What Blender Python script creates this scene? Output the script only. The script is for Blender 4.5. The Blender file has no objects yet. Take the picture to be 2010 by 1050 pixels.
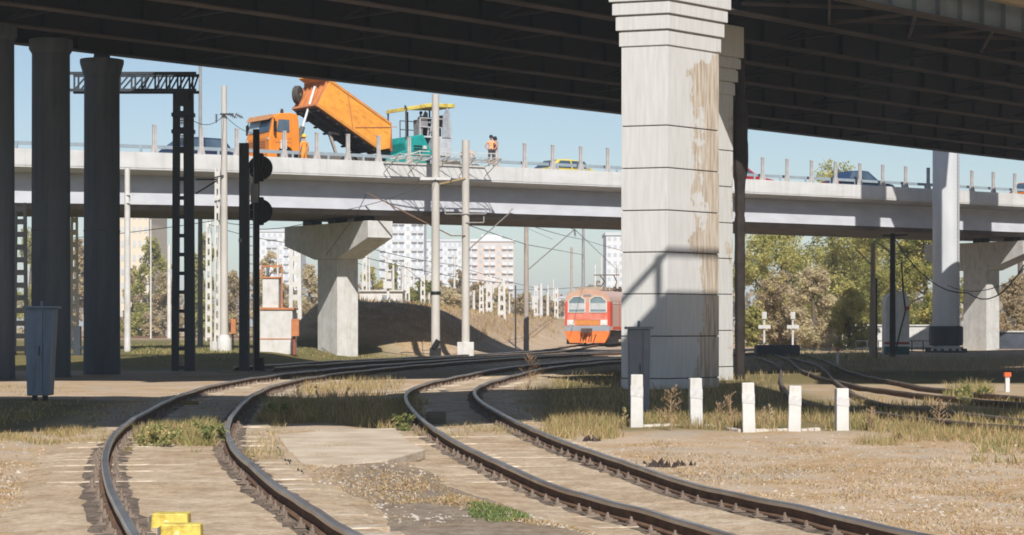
import bpy, math, random
import numpy as np
from mathutils import Vector, Matrix, noise as mnoise
R = math.radians
random.seed(7); rng = np.random.default_rng(11)
SC = bpy.context.scene
COL = SC.collection
# ------------------------------------------------------------------ camera, sky, sun, exposure
CAMZ = 1.66; F = 4000.0; YH = 637.0
cd = bpy.data.cameras.new('camera'); cam = bpy.data.objects.new('camera', cd); COL.objects.link(cam)
cam.location = (0, 0, CAMZ); cam.rotation_euler = (R(90), 0, 0)
cd.sensor_width = 36; cd.lens = F/2010*36; cd.shift_y = 112/2010
cd.clip_start = 0.1; cd.clip_end = 9000
SC.camera = cam
SUN_EL = R(42); SUN_PHI = R(8)                    # sun behind the camera, a little to the right
tosun = Vector((math.sin(SUN_PHI)*math.cos(SUN_EL), -math.cos(SUN_PHI)*math.cos(SUN_EL), math.sin(SUN_EL)))
W = bpy.data.worlds.new('World'); SC.world = W; W.use_nodes = True
wn = W.node_tree; bg = wn.nodes['Background']
sky = wn.nodes.new('ShaderNodeTexSky'); sky.sky_type = 'NISHITA'; sky.sun_disc = False
sky.sun_elevation = SUN_EL; sky.sun_rotation = math.pi - SUN_PHI
sky.air_density = 0.9; sky.dust_density = 0.5; sky.ozone_density = 1.2
wn.links.new(sky.outputs[0], bg.inputs[0]); bg.inputs[1].default_value = 0.065
sl = bpy.data.lights.new('sun', 'SUN'); sl.energy = 3.7; sl.angle = R(0.5); sl.color = (1, .95, .89)
so = bpy.data.objects.new('sun', sl); COL.objects.link(so)
so.rotation_euler = tosun.to_track_quat('Z', 'Y').to_euler()
SC.view_settings.view_transform = 'Standard'; SC.view_settings.look = 'None'
SC.view_settings.exposure = 0.68; SC.view_settings.gamma = 1
SC.cycles.filter_width = 1.8; SC.cycles.max_bounces = 6; SC.cycles.use_denoising = True

# ------------------------------------------------------------------ helpers
def at(px, d): return (px-1005)*d/F               # world X of photo column px at distance d
def zz(py, d): return CAMZ+(YH-py)*d/F            # world Z of photo row py at distance d
def dg(py, z=0.0): return F*(CAMZ-z)/(py-YH)      # distance of a ground point seen at row py
def sm(t): t = min(1, max(0, t)); return t*t*(3-2*t)

MATS = {}
def mat(name, c, c2=None, rough=.75, scale=3.0, mix=.5, bump=0.0, bscale=None, metal=0.0, spec=.3, emit=None, lo=.35, hi=.65, stretch=None, alpha=None):
    if name in MATS: return MATS[name]
    m = bpy.data.materials.new(name); m.use_nodes = True; nt = m.node_tree
    p = nt.nodes['Principled BSDF']; p.inputs['Roughness'].default_value = rough
    p.inputs['Metallic'].default_value = metal; p.inputs['Specular IOR Level'].default_value = spec
    tc = nt.nodes.new('ShaderNodeTexCoord'); src = tc.outputs['Object']
    if stretch:
        mp = nt.nodes.new('ShaderNodeMapping'); mp.inputs['Scale'].default_value = stretch
        nt.links.new(src, mp.inputs[0]); src = mp.outputs[0]
    c2 = c2 or tuple(x*.78 for x in c)
    n = nt.nodes.new('ShaderNodeTexNoise'); n.inputs['Scale'].default_value = scale; n.inputs['Detail'].default_value = 6
    n.inputs['Roughness'].default_value = .6
    nt.links.new(src, n.inputs['Vector'])
    r = nt.nodes.new('ShaderNodeValToRGB'); r.color_ramp.elements[0].position = lo; r.color_ramp.elements[1].position = hi
    r.color_ramp.elements[0].color = (*c, 1); r.color_ramp.elements[1].color = (*c2, 1)
    nt.links.new(n.outputs[0], r.inputs[0]); nt.links.new(r.outputs[0], p.inputs['Base Color'])
    if bump:
        b = nt.nodes.new('ShaderNodeBump'); b.inputs['Strength'].default_value = bump; b.inputs['Distance'].default_value = .05
        n2 = nt.nodes.new('ShaderNodeTexNoise'); n2.inputs['Scale'].default_value = bscale or scale*6; n2.inputs['Detail'].default_value = 5
        nt.links.new(src, n2.inputs['Vector'])
        nt.links.new(n2.outputs[0], b.inputs['Height']); nt.links.new(b.outputs[0], p.inputs['Normal'])
    MATS[name] = m
    return m
def attr_mat(name, rough=.9, translucent=0.0):
    """colour from the mesh's own 'tint' attribute (leaf and blade colours)"""
    if name in MATS: return MATS[name]
    m = bpy.data.materials.new(name); m.use_nodes = True; nt = m.node_tree
    p = nt.nodes['Principled BSDF']; p.inputs['Roughness'].default_value = rough; p.inputs['Specular IOR Level'].default_value = .15
    a = nt.nodes.new('ShaderNodeAttribute'); a.attribute_name = 'tint'
    nt.links.new(a.outputs['Color'], p.inputs['Base Color'])
    if translucent:
        t = nt.nodes.new('ShaderNodeBsdfTranslucent'); nt.links.new(a.outputs['Color'], t.inputs[0])
        mx = nt.nodes.new('ShaderNodeMixShader'); mx.inputs[0].default_value = translucent
        o = nt.nodes['Material Output']
        nt.links.new(p.outputs[0], mx.inputs[1]); nt.links.new(t.outputs[0], mx.inputs[2]); nt.links.new(mx.outputs[0], o.inputs[0])
    MATS[name] = m
    return m

ORG = {}                                            # object name -> matrix of the frame its mesh is stored in
class MB:
    def __init__(s): s.v = []; s.f = []
    def add(s, vs, fs):
        k = len(s.v); s.v += [tuple(x) for x in vs]; s.f += [tuple(i+k for i in f) for f in fs]
    def box(s, x0, x1, y0, y1, z0, z1, M=None):
        vs = [(x, y, z) for x in (x0, x1) for y in (y0, y1) for z in (z0, z1)]
        if M is not None: vs = [tuple(M @ Vector(v)) for v in vs]
        s.add(vs, [(0, 1, 3, 2), (4, 6, 7, 5), (0, 4, 5, 1), (2, 3, 7, 6), (0, 2, 6, 4), (1, 5, 7, 3)])
    def prism(s, poly, z0, z1, top=None):
        """vertical prism: poly of (x, y); top = other polygon for the upper face"""
        n = len(poly); top = top or poly
        s.add([(x, y, z0) for x, y in poly]+[(x, y, z1) for x, y in top],
              [tuple(range(n-1, -1, -1)), tuple(range(n, 2*n))]+[(i, (i+1) % n, n+(i+1) % n, n+i) for i in range(n)])
    def side(s, poly, y0, y1, M=None):
        """side-view polygon of (x, z) extruded from y0 to y1"""
        n = len(poly)
        vs = [(x, y0, z) for x, z in poly]+[(x, y1, z) for x, z in poly]
        if M is not None: vs = [tuple(M @ Vector(v)) for v in vs]
        s.add(vs, [tuple(range(n)), tuple(range(2*n-1, n-1, -1))]+[(i, n+i, n+(i+1) % n, (i+1) % n) for i in range(n)])
    def tube(s, pts, r, n=8, cap=True):
        pts = [Vector(p) for p in pts]; k0 = len(s.v); m = len(pts)
        rs = r if isinstance(r, (list, tuple)) else [r]*m
        up = None
        for i, p in enumerate(pts):
            t = (pts[min(i+1, m-1)]-pts[max(i-1, 0)]).normalized()
            if up is None: up = Vector((0, 0, 1)) if abs(t.z) < .9 else Vector((1, 0, 0))
            a = t.cross(up).normalized(); b = a.cross(t).normalized(); up = b
            for j in range(n):
                an = 2*math.pi*j/n
                s.v.append(tuple(p+a*math.cos(an)*rs[i]+b*math.sin(an)*rs[i]))
        for i in range(m-1):
            for j in range(n):
                q = k0+i*n
                s.f.append((q+j, q+(j+1) % n, q+n+(j+1) % n, q+n+j))
        if cap:
            s.f.append(tuple(k0+j for j in range(n-1, -1, -1))); s.f.append(tuple(k0+(m-1)*n+j for j in range(n)))
    def beam(s, p0, p1, w, h=None):
        """square bar between two points"""
        h = h or w; p0 = Vector(p0); p1 = Vector(p1); t = (p1-p0).normalized()
        up = Vector((0, 0, 1)) if abs(t.z) < .95 else Vector((0, 1, 0))
        a = t.cross(up).normalized()*w/2; b = a.cross(t).normalized()*h/2
        s.add([p0-a-b, p0+a-b, p0+a+b, p0-a+b, p1-a-b, p1+a-b, p1+a+b, p1-a+b],
              [(0, 1, 2, 3), (7, 6, 5, 4), (0, 4, 5, 1), (1, 5, 6, 2), (2, 6, 7, 3), (3, 7, 4, 0)])
    def lathe(s, prof, c, n=24, axis='Z'):
        """profile of (radius, height) turned round an axis through c"""
        k0 = len(s.v); m = len(prof)
        for r, h in prof:
            for j in range(n):
                a = 2*math.pi*j/n; u, v = r*math.cos(a), r*math.sin(a)
                o = (u, v, h) if axis == 'Z' else ((u, h, v) if axis == 'Y' else (h, u, v))
                s.v.append((c[0]+o[0], c[1]+o[1], c[2]+o[2]))
        for i in range(m-1):
            for j in range(n):
                q = k0+i*n; s.f.append((q+j, q+(j+1) % n, q+n+(j+1) % n, q+n+j))
        s.f.append(tuple(k0+j for j in range(n-1, -1, -1))); s.f.append(tuple(k0+(m-1)*n+j for j in range(n)))
    def sweep(s, path, sec):
        """closed section of (offset, height) along path = [(base point, normal vector, z)]"""
        n = len(sec); k0 = len(s.v)
        for P, N, z in path:
            for o, h in sec: s.v.append((P[0]+N[0]*o, P[1]+N[1]*o, z+h))
        for i in range(len(path)-1):
            for j in range(n):
                q = k0+i*n; s.f.append((q+j, q+(j+1) % n, q+n+(j+1) % n, q+n+j))
        s.f.append(tuple(k0+j for j in range(n-1, -1, -1))); s.f.append(tuple(k0+(len(path)-1)*n+j for j in range(n)))
    def build(s, name, m, parent=None, world=True, smooth=False, bevel=0, kind=None):
        me = bpy.data.meshes.new(name)
        vs = s.v
        M = ORG.get(parent.name) if parent else None
        if M is not None and world:
            Mi = M.inverted(); vs = [tuple(Mi @ Vector(v)) for v in vs]
        me.from_pydata(vs, [], s.f); me.update()
        import bmesh
        b = bmesh.new(); b.from_mesh(me); bmesh.ops.recalc_face_normals(b, faces=b.faces); b.to_mesh(me); b.free()
        me.materials.append(m)
        o = bpy.data.objects.new(name, me); COL.objects.link(o)
        if parent: o.parent = parent; ORG[o.name] = ORG[parent.name]
        else: ORG[o.name] = Matrix.Identity(4)
        if smooth:
            me.polygons.foreach_set('use_smooth', [True]*len(me.polygons))
            if smooth != 'all': me.set_sharp_from_angle(angle=R(38))
        if bevel:
            bv = o.modifiers.new('bevel', 'BEVEL'); bv.width = bevel; bv.segments = 2; bv.limit_method = 'ANGLE'
        if kind: o['kind'] = kind
        return o
def plate(b, pts, thick):
    """thin solid from a 3D polygon, thickened along its normal"""
    P = [Vector(p) for p in pts]; n = (P[1]-P[0]).cross(P[2]-P[0]).normalized()*thick; k = len(P)
    b.add([tuple(p) for p in P]+[tuple(p+n) for p in P], [tuple(range(k-1, -1, -1)), tuple(range(k, 2*k))]+[(i, (i+1) % k, k+(i+1) % k, k+i) for i in range(k)])
def tag(o, label, cat, group=None):
    o['label'] = label; o['category'] = cat
    if group: o['group'] = group
    return o
def thing(name, label, cat, loc=(0, 0, 0), rz=0.0, group=None):
    o = bpy.data.objects.new(name, None); COL.objects.link(o)
    o.location = loc; o.rotation_euler = (0, 0, rz); o.empty_display_size = .2
    ORG[o.name] = Matrix.Translation(loc) @ Matrix.Rotation(rz, 4, 'Z')
    return tag(o, label, cat, group)
def copy_tree(o, parent=None):
    c = o.copy(); COL.objects.link(c); c.parent = parent
    for ch in list(o.children): copy_tree(ch, c)
    return c

def nat(xs, ys):
    xs = np.array(xs, float); ys = np.array(ys, float); n = len(xs); h = np.diff(xs); A = np.eye(n); r = np.zeros(n)
    for i in range(1, n-1):
        A[i, i-1] = h[i-1]; A[i, i] = 2*(h[i-1]+h[i]); A[i, i+1] = h[i]; r[i] = 6*((ys[i+1]-ys[i])/h[i]-(ys[i]-ys[i-1])/h[i-1])
    M = np.linalg.solve(A, r)
    def S(x):
        i = int(np.clip(np.searchsorted(xs, x)-1, 0, n-2)); a = xs[i+1]-x; b = x-xs[i]
        return float(M[i]*a**3/(6*h[i])+M[i+1]*b**3/(6*h[i])+(ys[i]/h[i]-M[i]*h[i]/6)*a+(ys[i+1]/h[i]-M[i+1]*h[i]/6)*b)
    return S
# centre lines of the tracks, X as a function of distance
XL = nat([12, 17, 22, 27, 33, 40, 50, 62, 75, 90, 105, 130], [-1.28, -2.53, -3.63, -4.52, -5.29, -5.96, -6.53, -5.93, -3.97, -.87, 3.7, 13])
XR = nat([12, 17, 22, 27, 33, 40, 47, 56, 70, 90, 115], [4.0, 2.42, 1.07, .18, -.63, -1.29, -1.6, -.99, .57, 5.6, 15])
X3 = nat([70, 78, 86, 94, 108, 125, 150, 175, 215], [-9.2, -7.4, -5.6, -3.2, .6, 3.2, 5.65, 10.5, 21])

def gz(X, d):
    z = 0.0
    if d < 52: z -= .25*min(1.1, max(0, (50-d)/35))*sm((X-XR(max(12, d))+2.4)/1.3)
    z += .45*sm((d-77)/9)*sm((-8-X)/3)*(1-sm((d-180)/30))
    if 100 < d < 420:
        x3 = X3(min(d, 215))
        top = 2.95-.75*min(1, max(0, (X+7)/8))
        z += top*sm((d-107)/9)*sm((x3-2.6-X)/5.5)*sm((X+14)/4)*(1-sm((d-330)/80))
    if d > 9: z += .025*mnoise.noise((X*.35, d*.3, 0))+.012*mnoise.noise((X*1.3, d*1.1, 5))
    return z

# ------------------------------------------------------------------ materials
concrete = mat('pale_concrete', (.56, .555, .54), (.47, .455, .43), scale=.9, bump=.15, bscale=14)
white_paint = mat('white_paint', (.62, .615, .60), (.52, .51, .48), scale=2.5, bump=.08, bscale=25)
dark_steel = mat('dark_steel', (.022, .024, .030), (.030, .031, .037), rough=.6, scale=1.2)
dusty_lit_flange = mat('dusty_lit_flange', (.105, .085, .078), (.045, .040, .041), scale=.5)
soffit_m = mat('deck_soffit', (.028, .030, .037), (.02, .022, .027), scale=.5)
skylit_girder = mat('skylit_blue_grey', (.26, .31, .36), (.19, .23, .27), rough=.6, scale=.6, stretch=(1, 1, .3))
tan_m = mat('tan_paint', (.50, .38, .25), (.40, .30, .2), scale=1)
asphalt = mat('asphalt', (.07, .07, .07), (.05, .05, .05), scale=4)
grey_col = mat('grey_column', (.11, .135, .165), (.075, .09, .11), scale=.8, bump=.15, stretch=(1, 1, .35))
black_m = mat('black_paint', (.012, .013, .015), (.02, .02, .02), rough=.55)
navy_m = mat('blue_black_paint', (.03, .04, .05), (.045, .055, .065), rough=.6, scale=2, stretch=(1, 1, .2))
cab_m = mat('blue_grey_cabinet', (.19, .25, .32), (.155, .20, .26), rough=.55, scale=2, stretch=(1, 1, .3))
mast_m = mat('mast_concrete', (.56, .53, .48), (.44, .41, .37), scale=1.5, bump=.15, stretch=(1, 1, .25))
mast_far = mat('far_mast_concrete', (.62, .60, .56), (.5, .49, .46), scale=2)
wood_m = mat('weathered_wood', (.33, .27, .21), (.24, .19, .15), scale=3, stretch=(6, 6, .5))
steel_bright = mat('polished_rail', (.52, .50, .48), (.36, .30, .26), rough=.32, metal=.85, scale=2)
rust_m = mat('rusty_steel', (.095, .058, .04), (.17, .095, .055), scale=5, bump=.3, bscale=40, rough=.9)
sleeper_m = mat('sleeper_concrete', (.60, .53, .43), (.46, .375, .28), scale=2.2, bump=.4, bscale=25, lo=.38, hi=.56)
fast_m = mat('fastener_steel', (.16, .12, .095), (.24, .19, .15), scale=9)
orange = mat('orange_paint', (.80, .27, .035), (.68, .23, .035), rough=.45, scale=1.5)
orange2 = mat('orange_bed_paint', (.82, .36, .055), (.70, .29, .05), rough=.5, scale=1.2)
teal = mat('teal_paint', (.012, .32, .29), (.015, .25, .24), rough=.4, scale=2)
yellow = mat('yellow_paint', (.68, .56, .12), (.56, .46, .10), rough=.5, scale=2)
glass_m = mat('dark_glass', (.04, .07, .11), (.08, .12, .16), rough=.12, spec=.8, scale=1)
tyre_m = mat('tyre_rubber', (.04, .038, .036), (.09, .08, .07), scale=4)
rim_m = mat('grey_rim', (.30, .28, .26), (.2, .18, .16), scale=4)
chassis_m = mat('dusty_chassis', (.16, .14, .125), (.10, .09, .08), scale=3)
chrome = mat('white_rod', (.75, .75, .75), rough=.3)
skin_m = mat('skin', (.50, .28, .19), rough=.6)
rust_orange = mat('orange_primer', (.55, .22, .09), (.42, .16, .07), scale=3)
train_red = mat('train_red', (.62, .085, .045), (.55, .07, .04), rough=.4, scale=1)
train_orange = mat('train_orange', (.78, .22, .05), (.62, .16, .04), rough=.5, scale=3)
train_pink = mat('train_faded_pink', (.60, .17, .11), (.62, .30, .23), rough=.5, scale=2)
train_grey = mat('train_grey', (.30, .33, .35), (.25, .27, .3), rough=.5)
train_white = mat('train_white', (.66, .66, .62), (.58, .56, .5), rough=.5)
train_side = mat('train_side_grey', (.56, .36, .30), (.50, .38, .33), rough=.5, stretch=(.3, .3, 3))
train_glass = mat('train_glass', (.12, .18, .20), (.2, .27, .29), rough=.15, spec=.7, scale=.8)
blind_m = mat('pale_blind', (.50, .53, .53), rough=.8)
leaf_m = attr_mat('leaves', translucent=.5)
blade_m = attr_mat('grass_blades', translucent=.2)
bark_m = mat('bark', (.10, .08, .065), (.16, .13, .10), scale=4, stretch=(4, 4, .6))

# ------------------------------------------------------------------ ground
def ground_material():
    m = bpy.data.materials.new('dry_ground'); m.use_nodes = True; nt = m.node_tree; N = nt.nodes; L = nt.links
    p = N['Principled BSDF']; p.inputs['Roughness'].default_value = .95; p.inputs['Specular IOR Level'].default_value = .1
    tc = N.new('ShaderNodeTexCoord')
    def nz(scale, detail=6, rough=.6):
        n = N.new('ShaderNodeTexNoise'); n.inputs['Scale'].default_value = scale; n.inputs['Detail'].default_value = detail
        n.inputs['Roughness'].default_value = rough; L.new(tc.outputs['Object'], n.inputs['Vector']); return n.outputs[0]
    def ramp(x, a, b, ca, cb):
        r = N.new('ShaderNodeValToRGB'); r.color_ramp.elements[0].position = a; r.color_ramp.elements[1].position = b
        r.color_ramp.elements[0].color = (*ca, 1); r.color_ramp.elements[1].color = (*cb, 1); L.new(x, r.inputs[0]); return r.outputs[0]
    def mix(f, a, b):
        x = N.new('ShaderNodeMix'); x.data_type = 'RGBA'
        L.new(f, x.inputs[0]); L.new(a, x.inputs[6]); L.new(b, x.inputs[7]); return x.outputs[2]
    B = (0, 0, 0); Wt = (1, 1, 1)
    soil = ramp(nz(.35), .35, .65, (.62, .485, .35), (.53, .42, .31))
    straw = ramp(nz(7, 8, .75), .38, .62, (.42, .275, .15), (.62, .47, .30))
    grav = ramp(nz(16, 8, .8), .40, .62, (.36, .29, .22), (.66, .57, .46))
    c = mix(ramp(nz(.55, 5), .46, .56, B, Wt), soil, straw)
    c = mix(ramp(nz(.8, 6, .7), .52, .62, B, Wt), c, grav)
    z = N.new('ShaderNodeAttribute'); z.attribute_name = 'zone'
    sp = N.new('ShaderNodeSeparateColor'); L.new(z.outputs['Color'], sp.inputs[0])
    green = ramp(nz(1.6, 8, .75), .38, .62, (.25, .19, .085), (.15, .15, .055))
    def mul(a, b):
        q = N.new('ShaderNodeMath'); q.operation = 'MULTIPLY'; L.new(a, q.inputs[0]); L.new(b, q.inputs[1]); return q.outputs[0]
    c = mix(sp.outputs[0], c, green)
    bank = ramp(nz(1.3, 8, .8), .36, .62, (.33, .23, .145), (.56, .42, .27))
    c = mix(sp.outputs[1], c, bank)
    dirt = ramp(nz(5, 8, .8), .4, .62, (.13, .105, .085), (.36, .30, .24))
    c = mix(sp.outputs[2], c, dirt)
    fine = ramp(nz(45, 4, .8), .3, .7, (.62, .6, .58), (1.0, 1.0, 1.0))
    fm = N.new('ShaderNodeMix'); fm.data_type = 'RGBA'; fm.blend_type = 'MULTIPLY'; fm.inputs[0].default_value = 1
    L.new(c, fm.inputs[6]); L.new(fine, fm.inputs[7])
    L.new(fm.outputs[2], p.inputs['Base Color'])
    bp = N.new('ShaderNodeBump'); bp.inputs['Strength'].default_value = .55; bp.inputs['Distance'].default_value = .03
    L.new(nz(9, 8, .75), bp.inputs['Height']); L.new(bp.outputs[0], p.inputs['Normal'])
    return m
def axis(segs):
    out = [segs[0][0]]
    for a, b, st in segs:
        k = max(1, round((b-a)/st)); out += [a+(b-a)*(i+1)/k for i in range(k)]
    return out
ds = axis([(3, 12, .8), (12, 60, .4), (60, 160, 1.5), (160, 420, 8), (420, 900, 60), (900, 5000, 400)])
xs = axis([(-2500, -400, 300), (-400, -60, 30), (-60, -16, 2), (-16, 16, .4), (16, 60, 2), (60, 400, 30), (400, 2500, 300)])
vs = [(x, d, gz(x, d)) for d in ds for x in xs]; nx = len(xs)
fs = [(j*nx+i, j*nx+i+1, (j+1)*nx+i+1, (j+1)*nx+i) for j in range(len(ds)-1) for i in range(nx-1)]
me = bpy.data.meshes.new('ground'); me.from_pydata(vs, [], fs); me.update(); me.materials.append(ground_material())
me.polygons.foreach_set('use_smooth', [True]*len(me.polygons))
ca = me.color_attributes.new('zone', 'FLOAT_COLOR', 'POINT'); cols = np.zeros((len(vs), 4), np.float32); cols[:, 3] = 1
for i, (x, d, z) in enumerate(vs):
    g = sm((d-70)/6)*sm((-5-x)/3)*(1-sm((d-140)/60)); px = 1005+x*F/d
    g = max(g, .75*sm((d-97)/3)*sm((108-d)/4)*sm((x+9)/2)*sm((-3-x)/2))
    if 26 < d < 80 and abs(x) < 40:  # darker weed colour laid here to deepen the shaded belts
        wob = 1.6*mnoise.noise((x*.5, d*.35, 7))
        e = sm((d-29.5+wob)/3)*sm((46.5+wob-d)/2.5)*sm((XL(d)-1.6-x)/1.2)          # weedy verge, darkened, outside the left track
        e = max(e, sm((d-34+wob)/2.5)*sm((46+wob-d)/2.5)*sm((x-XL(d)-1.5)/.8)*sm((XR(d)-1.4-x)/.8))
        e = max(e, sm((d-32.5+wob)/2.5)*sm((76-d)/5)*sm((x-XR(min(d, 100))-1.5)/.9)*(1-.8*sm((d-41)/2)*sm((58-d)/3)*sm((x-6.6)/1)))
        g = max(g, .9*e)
    b = sm((z-.7)/.8) if d > 100 else 0
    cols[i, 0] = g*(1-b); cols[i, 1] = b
    k = sm((16.5-abs(d-19.5)*2.2)/8)*sm((1.6-abs(x-(-.6+.08*(19-d))))/1.0)
    cols[i, 2] = k*.8
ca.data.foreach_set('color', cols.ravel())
go = bpy.data.objects.new('ground', me); COL.objects.link(go); go['kind'] = 'structure'

# ------------------------------------------------------------------ railway tracks
GA = 1.5
def frame_at(S, d):
    t = (S(d+.05)-S(d-.05))/.1; n = math.sqrt(1+t*t)
    return Vector((S(d), d, 0)), Vector((t/n, 1/n, 0)), Vector((1/n, -t/n, 0))
def track(S, d0, d1, label, sleepers=True, zoff=0.0, clips=0, head=None, name='railway_track', n_part=100):
    root = thing(name, label, 'railway track', (S(d0), d0, gz(S(d0), d0)))
    pts = []; d = d0
    while d <= d1: pts.append(d); d += .35 if d < 60 else 1.0
    def zc(d): return gz(S(d), d)+zoff
    for sgn in (-1, 1):
        hd, wb = MB(), MB(); path = []
        for d in pts:
            P, T, Nn = frame_at(S, d); path.append((P+Nn*sgn*GA/2, Nn, zc(d)))
        wb.sweep(path, [(-.066, .048), (.066, .048), (.066, .066), (.014, .08), (.014, .158), (-.014, .158), (-.014, .08), (-.066, .066)])
        hd.sweep(path, [(-.036, .158), (.036, .158), (.036, .19), (.028, .2), (-.028, .2), (-.036, .19)])
        r = wb.build('rail', rust_m, root); hd.build('rail_head', head or steel_bright, r)
    if not sleepers: return root
    proto = None; rest = MB(); d = d0+.2; k = 0
    while d < d1:
        P, T, Nn = frame_at(S, d); z = zc(d); ang = math.atan2(Nn.y, Nn.x)
        M = Matrix.Translation((P.x, P.y, z)) @ Matrix.Rotation(ang, 4, 'Z')
        if k < n_part:
            loc = ORG[root.name].inverted() @ M
            if proto is None:
                b = MB(); b.add([(-1.35, -.15, -.1), (1.35, -.15, -.1), (1.35, .15, -.1), (-1.35, .15, -.1), (-1.35, -.11, .046), (-.5, -.11, .046), (.5, -.11, .03), (1.35, -.11, .046), (1.35, .11, .046), (.5, .11, .03), (-.5, .11, .046-.016), (-1.35, .11, .046)],
                                [(0, 3, 2, 1), (4, 5, 10, 11), (5, 6, 9, 10), (6, 7, 8, 9), (0, 1, 7, 6, 5, 4), (2, 3, 11, 10, 9, 8), (1, 2, 8, 7), (3, 0, 4, 11)])
                proto = b.build('sleeper', sleeper_m, root, world=False); proto.matrix_local = loc; s_o = proto
                cp = []
                for sx in (-GA/2, GA/2):
                    c = MB(); c.box(sx-.17, sx+.17, -.08, .08, .046, .058)
                    for q in (-.105, .105):
                        c.box(sx+q-.035, sx+q+.035, -.05, .05, .058, .075)
                        c.lathe([(.022, .075), (.022, .10), (.012, .10), (.012, .125)], (sx+q, 0, 0), 6)
                    o = c.build('fastener', fast_m, root, world=False); o.parent = s_o; cp.append(o)
            else:
                s_o = proto.copy(); COL.objects.link(s_o); s_o.parent = root
                jit = Matrix.Translation((random.uniform(-.04, .04), 0, random.uniform(-.017, .004))) @ Matrix.Rotation(random.uniform(-.015, .015), 4, 'Z')
                s_o.matrix_local = loc @ jit
                if k < clips:
                    for o in cp:
                        c = o.copy(); COL.objects.link(c); c.parent = s_o
        else: rest.box(-1.35, 1.35, -.12, .12, -.1, .045, M)
        d += .56*T.y; k += 1
    if rest.v: rest.build('sleepers', sleeper_m, root, kind='stuff')
    return root
bed_m = mat('pale_ballast', (.66, .545, .40), (.50, .395, .28), scale=2.2, bump=.9, bscale=22, lo=.40, hi=.60)
def speckle(m, scale, lo, hi, dark, stretch=None):
    """multiply a material's colour by a fine grain (stones, dust, rust specks)"""
    nt = m.node_tree; p = nt.nodes['Principled BSDF']; src = p.inputs['Base Color'].links[0].from_socket
    tc = nt.nodes.new('ShaderNodeTexCoord'); v = tc.outputs['Object']
    if stretch:
        mp = nt.nodes.new('ShaderNodeMapping'); mp.inputs['Scale'].default_value = stretch; nt.links.new(v, mp.inputs[0]); v = mp.outputs[0]
    n = nt.nodes.new('ShaderNodeTexNoise'); n.inputs['Scale'].default_value = scale; n.inputs['Detail'].default_value = 8; n.inputs['Roughness'].default_value = .75; nt.links.new(v, n.inputs['Vector'])
    r = nt.nodes.new('ShaderNodeValToRGB'); r.color_ramp.elements[0].position = lo; r.color_ramp.elements[1].position = hi
    r.color_ramp.elements[0].color = (*dark, 1); r.color_ramp.elements[1].color = (1, 1, 1, 1); nt.links.new(n.outputs[0], r.inputs[0])
    x = nt.nodes.new('ShaderNodeMix'); x.data_type = 'RGBA'; x.blend_type = 'MULTIPLY'; x.inputs[0].default_value = 1
    nt.links.new(src, x.inputs[6]); nt.links.new(r.outputs[0], x.inputs[7]); nt.links.new(x.outputs[2], p.inputs['Base Color'])
speckle(bed_m, 14, .36, .60, (.66, .60, .54)); speckle(bed_m, 1.1, .40, .55, (.84, .79, .72), (1, .35, 1)); speckle(sleeper_m, 6, .35, .55, (.62, .56, .48))
speckle(via_m, 1.2, .34, .52, (.80, .78, .75), (1.6, 1.6, .12)) if 'via_m' in globals() else None
def bed(S, d0, d1, w0, w1, nm, m, dz=.012, seed=0):
    b = MB(); path = []; d = d0; k = 0; L = []
    while d <= d1:
        P, T, Nn = frame_at(S, d)
        for o in np.linspace(w0, w1, 9):
            o2 = o+(.35*mnoise.noise((d*.9, o+seed, 3)) if o in (w0, w1) else 0)
            q = P+Nn*o2; edge = abs((o-(w0+w1)/2)/((w1-w0)/2))
            L.append((q.x, q.y, gz(q.x, q.y)+(.035 if edge < .9 else -.01)*1+dz*0))
        k += 1; d += .5 if d < 60 else 1.5
    f = [(j*9+i, j*9+i+1, j*9+i+10, j*9+i+9) for j in range(k-1) for i in range(8)]
    b.add(L, f); return b.build(nm, m, smooth='all', kind='structure')
bed(XL, 9, 90, -1.75, 1.65, 'ballast_bed', bed_m)
bed(XR, 9, 88, -1.6, 1.6, 'ballast_bed', bed_m, seed=4)
bed(X3, 71, 200, -1.6, 1.6, 'ballast_bed', mat('grey_ballast', (.34, .29, .24), (.22, .18, .15), scale=6, bump=.5), seed=9)
oil_m = mat('rust_stained_ballast', (.10, .078, .06), (.26, .20, .15), scale=7, bump=.8, bscale=40, lo=.36, hi=.66)
def stain(S, d0, d1, o0, o1, seed):
    b = MB(); L = []; k = 0; d = d0
    while d <= d1:
        P, T, Nn = frame_at(S, d)
        for j in range(4):
            o = o0+(o1-o0)*j/3+(.09*mnoise.noise((d*2.3, j*5+seed, 3)) if j in (0, 3) else 0); q = P+Nn*o
            L.append((q.x, q.y, gz(q.x, q.y)+(.041 if j in (1, 2) else .036)))
        k += 1; d += .25
    b.add(L, [(j*4+i, j*4+i+1, j*4+i+5, j*4+i+4) for j in range(k-1) for i in range(3)]); b.build('rail_stain', oil_m, smooth='all', kind='structure')
stain(XL, 9.5, 42, -GA/2-.24, -GA/2+.24, 1); stain(XL, 9.5, 42, GA/2-.2, GA/2+.26, 2)
stain(XR, 9.5, 42, -GA/2-.22, -GA/2+.12, 3); stain(XR, 9.5, 42, GA/2-.2, GA/2+.1, 4)
track(XL, 10, 125, 'curved railway track with polished rails passing beside two yellow box covers', clips=95)
track(XR, 10, 112, 'curved railway track with rusty rail sides running in front of the white bollards', clips=95)
track(X3, 71, 212, 'distant railway track the red train stands on', n_part=60)
rust_head = mat('dull_rail_head', (.20, .17, .15), (.14, .10, .08), rough=.55, metal=.4, scale=3)
S4 = nat([30, 36, 41, 47, 58, 75, 100], [10.2, 8.0, 6.9, 7.1, 8.4, 10.6, 12.5])
S5 = nat([38, 42, 46, 54, 69, 90, 120], [12.5, 10.9, 9.9, 9.6, 10.6, 13.0, 15])
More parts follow.
